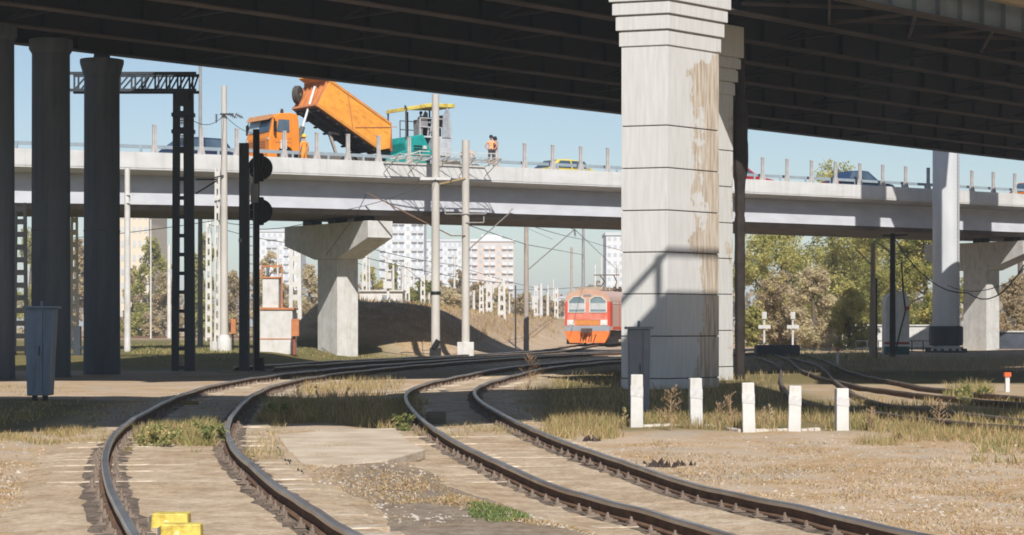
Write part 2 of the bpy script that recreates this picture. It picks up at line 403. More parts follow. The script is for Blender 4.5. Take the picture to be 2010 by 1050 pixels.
track(S4, 31, 98, 'dark siding track curving through the weeds behind the bollards', n_part=60, zoff=-.07, head=rust_head)
track(S5, 39, 118, 'second siding track nearer the bolted steel column', n_part=60, zoff=-.07, head=rust_head)
SB = nat([150, 214, 260], [-60, -38, -20])
def far_track():
    root = thing('railway_track', 'far railway track running below the brown trees behind the gantry mast', 'railway track', (-52, 214, 0))
    for k in (0, 1.52):
        b = MB(); b.box(-75, -12, 212+k, 212.1+k, .2+gz(-50, 212), .45+gz(-50, 212)); b.build('rail', rust_m, root)
far_track()

# ------------------------------------------------------------------ overpass overhead
U = Vector((.688, .725, 0)).normalized(); NP = Vector((U.y, -U.x, 0))
def pq(p, q): v = NP*p+U*q; return (v.x, v.y)
SOF = CAMZ+9.0
PG = [-32.2, -35.8, -39.2, -42.4, -46.0, -49.7, -53.2, -56.5]
def qcut(p, d=47.0): return (d+p*U.x)/U.y if False else (d - p*NP.y)/U.y
ov = thing('road_overpass', 'wide dark steel girder road bridge crossing overhead', 'bridge', (*pq(-45, 60), 0))
MPQ = Matrix(((NP.x, U.x, 0, 0), (NP.y, U.y, 0, 0), (0, 0, 1, 0), (0, 0, 0, 1)))
QE = 175
for i, p in enumerate(PG):
    q0 = max(qcut(p)+.6, 46.5 if i == 0 else -99)
    w = MB(); w.box(p-.012, p+.012, q0, QE, SOF+.04, SOF+1.0, MPQ); w.box(p-.22, p+.22, q0, QE, SOF+1.0, SOF+1.04, MPQ)
    st = 1.25 if i == 0 else 2.2; q = q0+.5
    while q < QE-30:
        w.box(p-.17, p+.17, q-.01, q+.01, SOF+.04, SOF+1.0, MPQ); q += st
    g = w.build('girder', skylit_girder if i == 0 else dark_steel, ov)  # outer girder's skylight and inner girders' shade are put into their colours
    f = MB(); f.box(p-.26, p+.26, q0, QE, SOF, SOF+.04, MPQ)
    f.build('flange', dusty_lit_flange if i < 7 else dark_steel, g)  # lighter dusty brown also holds the ground light the flanges catch
s = MB(); s.prism([pq(-34.9, qcut(-34.9)), pq(-34.9, 46), pq(-30.9, 46), pq(-30.9, QE), pq(-57.8, QE), pq(-57.8, qcut(-57.8))], SOF+1.042, SOF+1.25)  # near edge notched out of view so sun reaches the pillar
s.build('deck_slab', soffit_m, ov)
for p, q_ in ((-31.0, 46), (-57.5, qcut(-57.5))):
    s = MB(); s.box(p-.15, p+.15, q_, QE, SOF+1.252, SOF+1.8, MPQ); s.build('parapet', concrete, ov)
b = MB()
def cross(pa, pb, st, z, r, q0=0):
    q = q0
    while q < QE-20:
        A = MPQ @ Vector((pa-.27, q, z)); B = MPQ @ Vector((pb+.27, q+st, z)); C = MPQ @ Vector((pa-.27, q+st, z)); D = MPQ @ Vector((pb+.27, q, z))
        b.beam(A, B, r); b.beam(Vector(C)+Vector((0, 0, r*1.1)), Vector(D)+Vector((0, 0, r*1.1)), r); b.beam(C, B, r*.9)
        q += st
cross(PG[0], PG[1], 4.4, SOF+.12, .09, q0=47)
b.build('wind_bracing', dusty_lit_flange, ov)
b = MB()
for i in range(1, 7):
    q = qcut(PG[i])+3
    while q < QE-20:
        z0, z1 = SOF+.2, SOF+.9
        A = MPQ @ Vector((PG[i]-.2, q, z0)); B = MPQ @ Vector((PG[i+1]+.2, q, z1)); C = MPQ @ Vector((PG[i]-.2, q, z1)); D = MPQ @ Vector((PG[i+1]+.2, q, z0))
        b.beam(A, B, .07); b.beam(Vector(C)+U*.08, Vector(D)+U*.08, .07); b.beam(Vector(A)+U*.16, Vector(D)+U*.16, .08); q += 6.6
b.build('cross_frames', dark_steel, ov, kind='stuff')
b = MB(); b.box(-31.35, -31.1, 46, QE, SOF+.62, SOF+.82, MPQ); b.build('tan_bar', tan_m, ov)  # tan bar along the near girder's outer face
# unseen decks above the frame, shaped so their shadows fall where wanted
Lr = 1/math.tan(SUN_EL); RZ = 13.9
def back(X, d, z=RZ): return (X+math.sin(SUN_PHI)*Lr*z, d-math.cos(SUN_PHI)*Lr*z)
def uline(X): return 51.3+X*U.y/U.x
r1 = [(-130, 12), (-40, 26), (-14, 29.8), (-6, 32.6), (-1, 35.2), (1.2, 38.0), (6, 38.6), (28, 35), (130, 30), (130, 60), (28, 42.6), (13, 43.2), (6.6, 43), (6.6, uline(6.6)), (-4.8, uline(-4.8)), (-9, 47.0), (-34, 47.5), (-130, 48)]  # outline follows the wanted ground shade, ends widened to cut skylight
s = MB(); s.prism([back(*p) for p in r1], RZ-.45, RZ); s.build('shade_deck', soffit_m, ov)
r2 = [(8.5, 57), (30, 62), (38, 80), (12, 79)]  # unseen extra piece added to shade the siding ground
s = MB(); s.prism([back(*p) for p in r2], RZ-.4, RZ); s.build('shade_deck', soffit_m, ov)
b = MB()
A = Vector((*back(6.6, uline(6.6)), RZ)); B = Vector((*back(-4.8, uline(-4.8)), RZ))
b.beam(A+Vector((0, 0, 1)), B+Vector((0, 0, 1)), .11)
for k in range(5):
    P = A.lerp(B, .06+.22*k+(.0 if k else .0)); b.beam(P, P+Vector((0, 0, 1.12)), .15)
b.build('shade_deck_railing', grey_col, ov)

# ------------------------------------------------------------------ concrete pillars
def pillar_mat(x0=1.30):
    m = bpy.data.materials.new('whitewashed_pillar'); m.use_nodes = True; nt = m.node_tree; N = nt.nodes; L = nt.links
    p = N['Principled BSDF']; p.inputs['Roughness'].default_value = .85; p.inputs['Specular IOR Level'].default_value = .2
    tc = N.new('ShaderNodeTexCoord'); sx = N.new('ShaderNodeSeparateXYZ'); L.new(tc.outputs['Object'], sx.inputs[0])
    n = N.new('ShaderNodeTexNoise'); n.inputs['Scale'].default_value = 1.15; n.inputs['Detail'].default_value = 10; n.inputs['Roughness'].default_value = .72
    mp = N.new('ShaderNodeMapping'); mp.inputs['Scale'].default_value = (1, 1, .6); L.new(tc.outputs['Object'], mp.inputs[0]); L.new(mp.outputs[0], n.inputs['Vector'])
    def M(op, a, b):
        q = N.new('ShaderNodeMath'); q.operation = op
        for i, x in enumerate((a, b)):
            if isinstance(x, (int, float)): q.inputs[i].default_value = x
            else: L.new(x, q.inputs[i])
        return q.outputs[0]
    # bare patch where the whitewash has come off: grows to the far end of the long face (object x = along the face)
    t = M('ADD', M('MULTIPLY', M('SUBTRACT', sx.outputs[0], x0), .55), M('MULTIPLY', M('SUBTRACT', n.outputs[0], .5), 2.3))
    hi = M('MULTIPLY', M('SUBTRACT', sx.outputs[2], 2.0), .012)
    t = M('ADD', t, hi); t = M('SUBTRACT', t, M('MAXIMUM', 0.0, M('MULTIPLY', M('SUBTRACT', sx.outputs[2], 8.3), 1.0)))
    r = N.new('ShaderNodeValToRGB'); r.color_ramp.elements[0].position = .0; r.color_ramp.elements[1].position = .035
    r.color_ramp.elements[0].color = (0, 0, 0, 1); r.color_ramp.elements[1].color = (1, 1, 1, 1); L.new(t, r.inputs[0])
    n2 = N.new('ShaderNodeTexNoise'); n2.inputs['Scale'].default_value = 5; n2.inputs['Detail'].default_value = 8
    mp2 = N.new('ShaderNodeMapping'); mp2.inputs['Scale'].default_value = (2.5, 2.5, .22); L.new(tc.outputs['Object'], mp2.inputs[0]); L.new(mp2.outputs[0], n2.inputs['Vector'])
    bare = N.new('ShaderNodeValToRGB'); bare.color_ramp.elements[0].position = .35; bare.color_ramp.elements[1].position = .68
    bare.color_ramp.elements[0].color = (.33, .26, .19, 1); bare.color_ramp.elements[1].color = (.55, .50, .43, 1); L.new(n2.outputs[0], bare.inputs[0])
    wh = N.new('ShaderNodeValToRGB'); wh.color_ramp.elements[0].position = .3; wh.color_ramp.elements[1].position = .7
    wh.color_ramp.elements[0].color = (.48, .475, .455, 1); wh.color_ramp.elements[1].color = (.56, .555, .54, 1); L.new(n2.outputs[0], wh.inputs[0])
    mx = N.new('ShaderNodeMix'); mx.data_type = 'RGBA'; L.new(r.outputs[0], mx.inputs[0]); L.new(wh.outputs[0], mx.inputs[6]); L.new(bare.outputs[0], mx.inputs[7])
    L.new(mx.outputs[2], p.inputs['Base Color'])
    bp = N.new('ShaderNodeBump'); bp.inputs['Strength'].default_value = .25; bp.inputs['Distance'].default_value = .02; L.new(t, bp.inputs['Height']); L.new(bp.outputs[0], p.inputs['Normal'])
    return m
PIL = pillar_mat(); PIL2 = pillar_mat(2.3)
joint_m = mat('dark_joint', (.06, .055, .05), (.14, .12, .10), scale=6)
def pillar(C, label, zs, capz, PIL=PIL):
    """corner C; local x runs along the long face (direction U), local y along the short face"""
    rz = math.atan2(U.y, U.x)
    g = gz(*C)
    root = thing('bridge_pillar', label, 'bridge pillar', (C[0], C[1], g), rz, 'whitewashed bridge pillars')
    L1 = Vector((-.95, .313, 0)); c, s_ = math.cos(-rz), math.sin(-rz)
    lx, ly = (L1.x*c-L1.y*s_)*1.233, (L1.x*s_+L1.y*c)*1.233
    def poly(e):
        # parallelogram grown outward by e
        a = Vector((0, 0)); bq = Vector((2.17, 0)); d_ = Vector((lx, ly)); e1 = Vector((1, 0)); e2 = d_.normalized()
        k = e/abs(e1.x*e2.y-e1.y*e2.x)
        return [tuple(a-e1*k-e2*k), tuple(bq+e1*k-e2*k), tuple(bq+d_+e1*k+e2*k), tuple(d_-e1*k+e2*k)]
    b = MB(); z = -1.0; last = None
    for z1 in zs:
        b.prism(poly(random.uniform(-.012, .0)), z, z1-g-.014); z = z1-g+.014
    b.prism(poly(-.005), z, capz[0]-g)
    b.build('shaft', PIL, root, world=False, bevel=.012)
    j = MB(); j.prism(poly(-.03), -.5, capz[0]-g-.01); j.build('joint_core', joint_m, root, world=False)
    cp = MB(); e = .03
    for z0, z1 in zip(capz[:-1], capz[1:]):
        cp.prism(poly(e), z0-g, z1-g-.04); cp.prism(poly(e-.035), z1-g-.04, z1-g); e += .05
    cp.prism(poly(e), capz[-1]-g, SOF-g-.002)
    cp.build('capital', PIL, root, world=False, bevel=.015)
    return root
d1 = 52.5
zs1 = [zz(y, d1) for y in (743, 660, 577, 495, 413, 330, 247)]
p1 = pillar((at(1310, 52.3), 52.3), 'tall whitewashed bridge pillar with peeling beige patches behind the bollards', zs1, [zz(y, d1) for y in (90, 59, 29, 3)])
p2 = pillar((5.2, 60.0), 'second whitewashed pillar half hidden behind the peeling one', [z+.12 for z in zs1], [zz(y, d1)-.2 for y in (95, 64, 34, 8)], PIL=PIL2)
dp = MB()  # dark tube stands in for the rear pillar's rough shaded edge
bx, by = 6.93, 62.0
prof = []; z = -.2
while z < 10.5:
    rr = .15+.03*mnoise.noise((z*2.3, 1, 1))+(.09*sm((z-5.9)/.5)*sm((8.6-z)/.6))+.02*random.random(); prof.append((rr, z)); z += random.uniform(.12, .35)
dp.lathe(prof, (bx, by, 0), 9)
tag(dp.build('dark_pillar_edge', mat('shaded_edge_brown', (.04, .03, .026), (.025, .02, .018), scale=3, bump=.5), smooth=True), 'dark tube standing in for the rough shaded edge of the half hidden pillar', 'dark_pillar_edge')
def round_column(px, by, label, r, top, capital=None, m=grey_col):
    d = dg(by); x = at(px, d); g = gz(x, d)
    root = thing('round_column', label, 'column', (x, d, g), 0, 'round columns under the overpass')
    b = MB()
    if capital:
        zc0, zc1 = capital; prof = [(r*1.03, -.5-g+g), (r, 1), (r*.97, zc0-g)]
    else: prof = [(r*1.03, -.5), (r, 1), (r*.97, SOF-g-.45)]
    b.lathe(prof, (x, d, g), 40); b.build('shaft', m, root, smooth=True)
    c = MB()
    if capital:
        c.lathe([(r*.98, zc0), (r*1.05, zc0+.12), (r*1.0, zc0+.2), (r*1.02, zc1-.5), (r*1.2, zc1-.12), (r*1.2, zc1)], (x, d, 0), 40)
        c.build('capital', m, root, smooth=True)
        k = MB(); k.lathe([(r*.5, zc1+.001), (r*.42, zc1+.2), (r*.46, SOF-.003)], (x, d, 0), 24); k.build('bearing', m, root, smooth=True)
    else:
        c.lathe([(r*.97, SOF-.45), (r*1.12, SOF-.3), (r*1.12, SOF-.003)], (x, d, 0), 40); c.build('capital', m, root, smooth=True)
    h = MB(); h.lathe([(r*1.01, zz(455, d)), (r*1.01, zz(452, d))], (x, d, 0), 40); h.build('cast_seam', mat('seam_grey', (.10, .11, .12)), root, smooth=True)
    return root
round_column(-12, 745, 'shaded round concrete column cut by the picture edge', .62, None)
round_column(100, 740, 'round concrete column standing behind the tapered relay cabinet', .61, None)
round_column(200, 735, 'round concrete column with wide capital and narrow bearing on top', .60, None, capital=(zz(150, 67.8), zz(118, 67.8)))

# ------------------------------------------------------------------ the viaduct with the road works
VA = Vector((-8.5, 99, 0)); VD = Vector((34.9, 25, 0)).normalized(); VN = Vector((VD.y, -VD.x, 0)); VANG = math.atan2(VD.y, VD.x)
def vs_at(px, o=0.0):
    """arc length along the viaduct where its line at offset o crosses photo column px"""
    k = (px-1005)/F; A = VA+VN*o
    return (k*A.y-A.x)/(VD.x-k*VD.y)
def vpt(s, o=0.0): return VA+VD*s+VN*o
VTAB = [(30, 291), (240, 297), (420, 303), (660, 313), (960, 326), (1215, 338), (1460, 351), (1690, 363), (1890, 374), (2010, 381)]
_s = [vs_at(p) for p, y in VTAB]; _z = [zz(y, vpt(s).y) for (p, y), s in zip(VTAB, _s)]
def vz(s): return float(np.interp(s, [-60]+_s+[140], [_z[0]-.3]+list(_z)+[_z[-1]+.8]))
SS = [-60]+list(np.linspace(-18, 62, 41))+[140]
def vpath(o=0): return [((vpt(s).x, vpt(s).y), (VN.x, VN.y), vz(s)) for s in SS]
vi = thing('road_viaduct', 'pale concrete viaduct with posts carrying the road works across the tracks', 'viaduct', tuple(vpt(0)), 0)
ORG[vi.name] = Matrix.Translation(vpt(0))
via_m = mat('viaduct_concrete', (.63, .63, .62), (.54, .535, .52), scale=.6, stretch=(1, 1, 2.5), bump=.05)
speckle(via_m, 1.1, .32, .50, (.82, .80, .77), (1.5, 1.5, .10)); speckle(grey_col, 1.3, .35, .6, (.6, .62, .66), (2, 2, .12)); speckle(white_paint, 2.2, .33, .5, (.80, .77, .72), (2, 2, .3)); speckle(orange2, 2.5, .34, .52, (.80, .72, .62)); speckle(orange, 3, .34, .5, (.82, .72, .62)); speckle(yellow, 4, .40, .52, (.62, .52, .42)); speckle(teal, 3, .36, .52, (.75, .72, .7)); speckle(concrete, 1.5, .33, .52, (.80, .78, .74), (2, 2, .2)); speckle(cab_m, 3, .36, .54, (.72, .68, .64), (2, 2, .3))
rv = MB(); rv.sweep(vpath(), [(0, 0), (-.3, 0), (-.3, -.62), (0, -.72)]); rv.build('parapet', via_m, vi)
rv = MB(); rv.sweep(vpath(), [(-10.2, -.05), (-10.45, -.05), (-10.45, -.72), (-10.2, -.72)]); rv.build('parapet', via_m, vi)
rv = MB(); rv.sweep(vpath(), [(-.02, -.722), (-10.43, -.722), (-10.43, -.86), (-8.6, -1.0), (-1.07, -1.0), (-.02, -.80)]); rv.build('deck_slab', via_m, vi)
rv = MB(); rv.sweep(vpath(), [(-.303, -.58), (-10.197, -.58), (-10.197, -.70), (-.303, -.70)]); rv.build('road_surface', asphalt, vi)
gird_m = mat('girder_concrete', (.56, .58, .62), (.48, .49, .53), scale=.7, stretch=(1, 1, 2.5))
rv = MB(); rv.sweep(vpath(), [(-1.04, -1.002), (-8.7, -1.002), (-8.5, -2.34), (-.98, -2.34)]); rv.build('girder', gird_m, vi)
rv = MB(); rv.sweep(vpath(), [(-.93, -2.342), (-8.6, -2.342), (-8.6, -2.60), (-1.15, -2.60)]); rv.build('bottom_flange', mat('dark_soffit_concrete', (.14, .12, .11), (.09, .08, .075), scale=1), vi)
# posts on the parapet
post_px = [-60, 20, 100, 210, 303, 395, 465, 558, 622, 683, 743, 803, 860, 918, 975, 1030, 1085, 1140, 1193, 1250, 1310, 1370, 1440, 1497, 1545, 1593, 1640, 1688, 1733, 1778, 1822, 1868, 1908, 1950, 1992, 2040]
post_m = mat('post_grey', (.50, .48, .46), (.38, .36, .35), scale=2)
pproto = None
for px in post_px:
    s = vs_at(px, -.15); P = vpt(s, -.15); z = vz(s)
    if pproto is None:
        b = MB(); b.box(-.09, .09, -.05, .05, .0, 1.25); b.box(-.03, .03, -.12, .12, .02, 1.25)
        b.side([(-.17, .0), (.17, .0), (.10, .36), (-.10, .36)], -.075, .075); b.box(-.10, .10, -.07, .07, 1.25, 1.28)
        pproto = b.build('post', post_m, vi, world=False); o = pproto
    else: o = pproto.copy(); COL.objects.link(o); o.parent = vi
    o.matrix_local = ORG[vi.name].inverted() @ Matrix.Translation((P.x, P.y, z)) @ Matrix.Rotation(VANG, 4, 'Z')
# railing of the roadway (far side) and wire rails
gr_m = mat('galvanised', (.30, .36, .40), (.25, .3, .33), rough=.5)
for o, h in ((-9.9, .30), (-.8, .32)):
    b = MB()
    for s0, s1 in zip(SS[1:-2], SS[2:-1]):
        A = vpt(s0, o); Bq = vpt(s1, o)
        b.beam((A.x, A.y, vz(s0)+h), (Bq.x, Bq.y, vz(s1)+h), .06, .16)
        b.beam((A.x, A.y, vz(s0)-.6), (A.x, A.y, vz(s0)+h+.05), .11)
    b.build('guard_rail', gr_m, vi)
# piers
def pier(s, label):
    C = vpt(s, -5.1); g = gz(C.x, C.y)-.3; zt = vz(s)-2.60
    root = thing('viaduct_pier', label, 'bridge pier', (C.x, C.y, g), VANG, 'hammerhead piers of the viaduct')
    b = MB(); h = zt-g
    b.box(-.62, .62, -1.0, 1.0, 0, h-2.1); b.build('shaft', white_paint, root, world=False, bevel=.03)
    b = MB()  # hammerhead in (y, z), thickness along x
    pts = [(-4.15, h-.28), (-4.15, h-1.12), (-1.15, h-2.1), (1.15, h-2.1), (4.3, h-1.3), (4.3, h-.28)]
    Mx = Matrix.Rotation(R(90), 4, 'Z')
    b.side(pts, -.72, .72, Mx); b.build('hammerhead', white_paint, root, world=False, bevel=.02)
    for y in (-2.6, 0, 2.6):
        b = MB(); b.box(-.35, .35, y-.4, y+.4, h-.279, h-.003); b.build('bearing', black_m, root, world=False)
    return root
def s_for(px, o): return vs_at(px, o)
pier(s_for(663, -5.1), 'white hammerhead pier standing in front of the shaded embankment')
pier(s_for(1926, -5.1), 'white hammerhead pier beside the bolted steel column')
pier(s_for(60, -5.1)-3, 'hammerhead pier hidden behind the round columns') if False else None

sp_ = []  # unseen panels added on the overpass so their shadows mark the viaduct
for a_, c_, sl_, nm_ in ((1690, 1738, 0, 0), (1782, 1822, 16, 1), (1903, 1958, 0, 1)):
    b = MB(); Q = []
    for px, dz in ((a_, -2.6), (c_, -2.6), (c_+sl_*.4, .35), (a_-sl_*2.2, .35)):
        s = vs_at(px); P = vpt(s); z = vz(s)+dz; hp = NP.x*P.x+NP.y*P.y; hs = NP.x*tosun.x+NP.y*tosun.y; t = (-57.2-hp)/hs
        Q.append(Vector((P.x, P.y, z))+tosun*t)
    plate(b, Q, .12)
    for px_ in (.2, .8):
        T = Q[0].lerp(Q[1], px_); b.beam((T.x, T.y, SOF+1.8), (T.x, T.y, T.z), .3)
    b.build('shade_panel', dark_steel, ov)
# ------------------------------------------------------------------ vehicles: local x runs back from the front, camera side is -y
def vroot(name, label, cat, px, o, group=None):
    s = vs_at(px, o); P = vpt(s, o); z = vz(s)-.58
    pit = math.atan((vz(s+3)-vz(s-1))/4)
    r = thing(name, label, cat, (P.x, P.y, z), VANG, group); r.rotation_euler = (0, -pit, VANG); return r
def wheel(root, x, y, z, r=.5, w=.3, tilt=0, dual=False):
    t = MB(); t.lathe([(r*.55, -w/2), (r*.92, -w/2), (r, -w*.35), (r, w*.35), (r*.92, w/2), (r*.55, w/2)], (0, 0, 0), 28, 'Y')
    o = t.build('wheel', tyre_m, root, world=False, smooth=True); o.location = (x, y, z)
    q = MB(); q.lathe([(r*.56, -w*.44), (r*.5, -w*.5), (r*.2, -w*.36), (r*.15, -w*.55), (.02, -w*.57)], (0, 0, 0), 20, 'Y')
    q.lathe([(r*.56, w*.44), (r*.5, w*.5), (r*.2, w*.36), (.02, w*.37)], (0, 0, 0), 20, 'Y')
    p = q.build('rim', rim_m, root, world=False, smooth=True); p.parent = o
    if tilt: o.rotation_euler = (0, 0, tilt)
    return o
def dump_truck():
    r = vroot('dump_truck', 'orange dump truck with raised bed tipping into the paver', 'truck', 529, -2.2)
    W0 = 2.4
    c = MB()
    c.side([(.02, .55), (0, 1.0), (0, 1.72), (.10, 2.05), (.26, 2.72), (.55, 2.92), (1.25, 2.98), (1.62, 2.9), (1.70, 2.2), (1.72, 1.0), (1.38, .98), (1.22, 1.22), (.92, 1.34), (.62, 1.22), (.46, .9), (.44, .55)], 0, W0)
    c.side([(-.10, .42), (-.12, .98), (.02, 1.0), (.44, .98), (.44, .42)], -.03, W0+.03)     # bumper
    cab = c.build('cab', orange, r, world=False, bevel=.05)
    g = MB(); g.side([(-.03, 2.60), (.245, 2.72), (.31, 2.86), (.14, 2.86)], .1, W0-.1); g.build('sun_visor', mat('visor', (.55, .27, .12)), cab, world=False)
    for y0, y1, gm in ((.16, 1.17, glass_m), (1.23, 2.24, mat('sky_reflection_glass', (.30, .42, .48), (.4, .5, .55), rough=.1, spec=.8))):  # paler pane has the sky's reflection put into its colour
        g = MB(); plate(g, [(.075, y0, 2.02), (.075, y1, 2.02), (.225, y1, 2.62), (.225, y0, 2.62)], -.02); g.build('windscreen', gm, cab, world=False)
    g = MB(); plate(g, [(.42, -.012, 2.02), (1.12, -.012, 2.02), (1.12, -.012, 2.62), (.52, -.012, 2.62)], .02); g.build('side_window', glass_m, cab, world=False)
    g = MB(); plate(g, [(.36, -.008, 1.5), (1.22, -.008, 1.5), (1.22, -.008, 1.52), (.36, -.008, 1.52)], .012)
    for x in (.34, 1.24): g.box(x, x+.018, -.012, .004, 1.3, 2.75)
    g.box(1.08, 1.18, -.03, -.0, 1.70, 1.74); g.build('door', rust_orange, cab, world=False)
    g = MB(); g.box(.62, .98, -.018, .0, 1.18, 1.62); pl = g.build('door_plate', white_paint, cab, world=False)
    g = MB()
    for z in (1.27, 1.38, 1.49): g.box(.71, .89, -.024, -.0182, z, z+.055)
    g.build('plate_marking', mat('plate_ink', (.12, .08, .25)), cab, world=False)
    g = MB()
    for z in (1.15, 1.28, 1.41, 1.54): g.box(-.02, .01, .35, 2.05, z, z+.07)
    g.build('grille', rust_orange, cab, world=False)
    for y in (.28, 2.12):
        g = MB(); g.lathe([(.11, -.15), (.11, -.11), (.09, -.10)], (0, y, .72), 14, 'X'); g.build('headlight', white_paint, cab, world=False)
    for y in (.14, 2.26):
        g = MB(); g.box(-.03, .01, y-.09, y+.09, 1.62, 1.72); g.build('marker_light', white_paint, cab, world=False)
    for y in (-.22, W0+.22):
        g = MB(); g.box(.18, .26, y-.09, y+.09, 2.0, 2.5); g.beam((.22, y, 2.5), (.25, y+(.2 if y < 0 else -.2), 2.7), .03); g.build('mirror', black_m, cab, world=False)
    g = MB(); g.lathe([(.08, 2.96), (.08, 3.12), (.04, 3.2)], (1.0, .5, 0), 12); g.build('beacon', mat('beacon_dark', (.05, .03, .02)), cab, world=False)
    c = MB()
    for y in (.72, 1.6): c.box(1.2, 7.0, y-.06, y+.06, .82, 1.1)
    for x in (1.9, 3.2, 4.8, 6.6): c.box(x-.06, x+.06, .78, 1.54, .86, 1.06)
    c.box(2.0, 3.0, .02, .6, .5, 1.05); c.lathe([(.27, 0), (.27, .9)], (2.05, 2.0, .75), 14, 'X')
    c.box(1.78, 2.05, .5, 1.9, 1.0, 1.75); c.build('chassis', chassis_m, r, world=False, bevel=.02)
    c = MB(); c.tube([(1.92, .62, 1.1), (1.95, .62, 2.3)], .09, 10); c.box(1.8, 2.1, .5, .8, 1.1, 1.5); c.build('exhaust', chassis_m, r, world=False)
    for x in (.92, 4.55, 5.85):
        for y in (.16, W0-.16): wheel(r, x, y, .5, .5, .3)
        if x > 2:
            for y in (.50, W0-.50): wheel(r, x, y, .5, .5, .3)
    for x in (4.55, 5.85):
        f = MB()
        pr = [(x+.62*math.cos(a), .5+.62*math.sin(a)) for a in np.linspace(R(15), R(165), 9)]
        pr += [(x+.58*math.cos(a), .5+.58*math.sin(a)) for a in np.linspace(R(165), R(15), 9)]
        for y in (0, W0-.68): f.side(pr, y, y+.68)
        f.build('mudguard', chassis_m, r, world=False)
    # tipped bed
    A = R(29.5); bl = 4.05; h = 1.56
    M = Matrix.Translation((6.25, 0, 1.36)) @ Matrix.Rotation(A, 4, 'Y')      # bed x: -4.05 (front) .. 0 (pivot)
    M = Matrix.Translation((6.25, 0, 1.36)) @ Matrix.Rotation(A, 4, 'Y')
    def bx(b, *a): b.box(*a, M=M)
    b = MB()
    sidep = [(-bl, 0), (.05, 0), (.55, .42), (.02, h), (-bl, h+.05)]
    for y0, y1 in ((-.02, .06), (W0-.06, W0+.02)): b.side(sidep, y0, y1, M)
    b.side([(-bl, 0), (.05, 0), (.55, .42), (.5, .46), (.03, .07), (-bl, .07)], .061, W0-.061, M)
    b.side([(-bl+.001, .071), (-bl+.06, .071), (-bl+.06, h+.04), (-bl+.001, h+.04)], .061, W0-.061, M)
    b.side([(-bl-.55, h-.05), (-bl, h-.05), (-bl, h+.04), (-bl-.55, h+.04)], .1, W0-.1, M)
    bed_o = b.build('bed', orange2, r, world=False, bevel=.012)
    b = MB()
    for y in np.linspace(.1, W0-.2, 6): bx(b, -bl-.10, -bl, y, y+.12, .05, h)
    for z in (0.0, h-.12): bx(b, -bl-.13, -bl-.0, .02, W0-.02, z, z+.13)
    b.build('front_ribs', rust_orange, bed_o, world=False)
    b = MB(); bx(b, -bl, .03, -.06, -.021, h-.10, h+.02); bx(b, -bl, .05, -.05, -.021, 0, .14)
    for k in range(7): bx(b, -3.2+.5*k, -2.88+.5*k, -.034, -.021, .98-.0*k, 1.0)
    for k in range(3): bx(b, -1.5+.42*k, -1.2+.42*k, -.034, -.021, .5, .52)
    bq = MB(); 
    b.build('side_trim', mat('bed_trim', (.66, .27, .05), (.5, .2, .05)), bed_o, world=False)
    b = MB()
    P0 = M @ Vector((-2.9, -.035, h-.05)); P1 = M @ Vector((-1.75, -.035, .06)); b.beam(P0, P1, .03)
    P2 = M @ Vector((-1.72, -.035, .25)); P3 = Vector((7.35, -.04, 2.55)); b.beam(P2, P3, .035); b.build('seam', rust_orange, bed_o, world=False)
    b = MB(); bx(b, -bl+.02, .0, .2, W0-.2, -.09, -.003)
    for x in np.linspace(-bl+.2, -.2, 7): bx(b, x-.05, x+.05, .05, W0-.05, -.16, -.091)
    for y in (.72, 1.58): bx(b, -bl+.02, 0, y-.07, y+.07, -.22, -.161)
    b.build('underframe', mat('dark_underside', (.05, .038, .038), (.035, .03, .03)), bed_o, world=False)
    b = MB(); b.side([(.05, .5), (.75, .35), (.78, .42), (.08, h)], .07, W0-.07, M); b.build('tailgate', mat('rust_red', (.38, .10, .045), (.3, .09, .04)), bed_o, world=False)
    P = M @ Vector((-bl-.30, W0-.30, .72)); w = wheel(r, *P, .46, .3); w.rotation_euler = (0, A, R(38)); w.parent = bed_o
    b = MB(); b.beam(M @ Vector((-1.9, .9, -.2)), (3.9, .9, 2.2), .10); b.beam((3.9, .9, 2.2), (4.35, .9, 1.05), .13); b.build('tipping_arm', mat('arm_grey', (.42, .37, .33), (.3, .26, .23)), r, world=False)
    b = MB(); P = M @ Vector((-bl-.2, .9, 1.15)); Q = Vector((1.95, .9, 1.15)); b.tube([Q, Q.lerp(P, .38)], .13, 12); b.build('ram_cylinder', mat('ram_grey', (.12, .14, .15)), r, world=False, smooth=True)
    b = MB(); b.tube([Q.lerp(P, .38), P], .062, 10); b.build('ram_rod', chrome, r, world=False, smooth=True)
    return r
dump_truck()
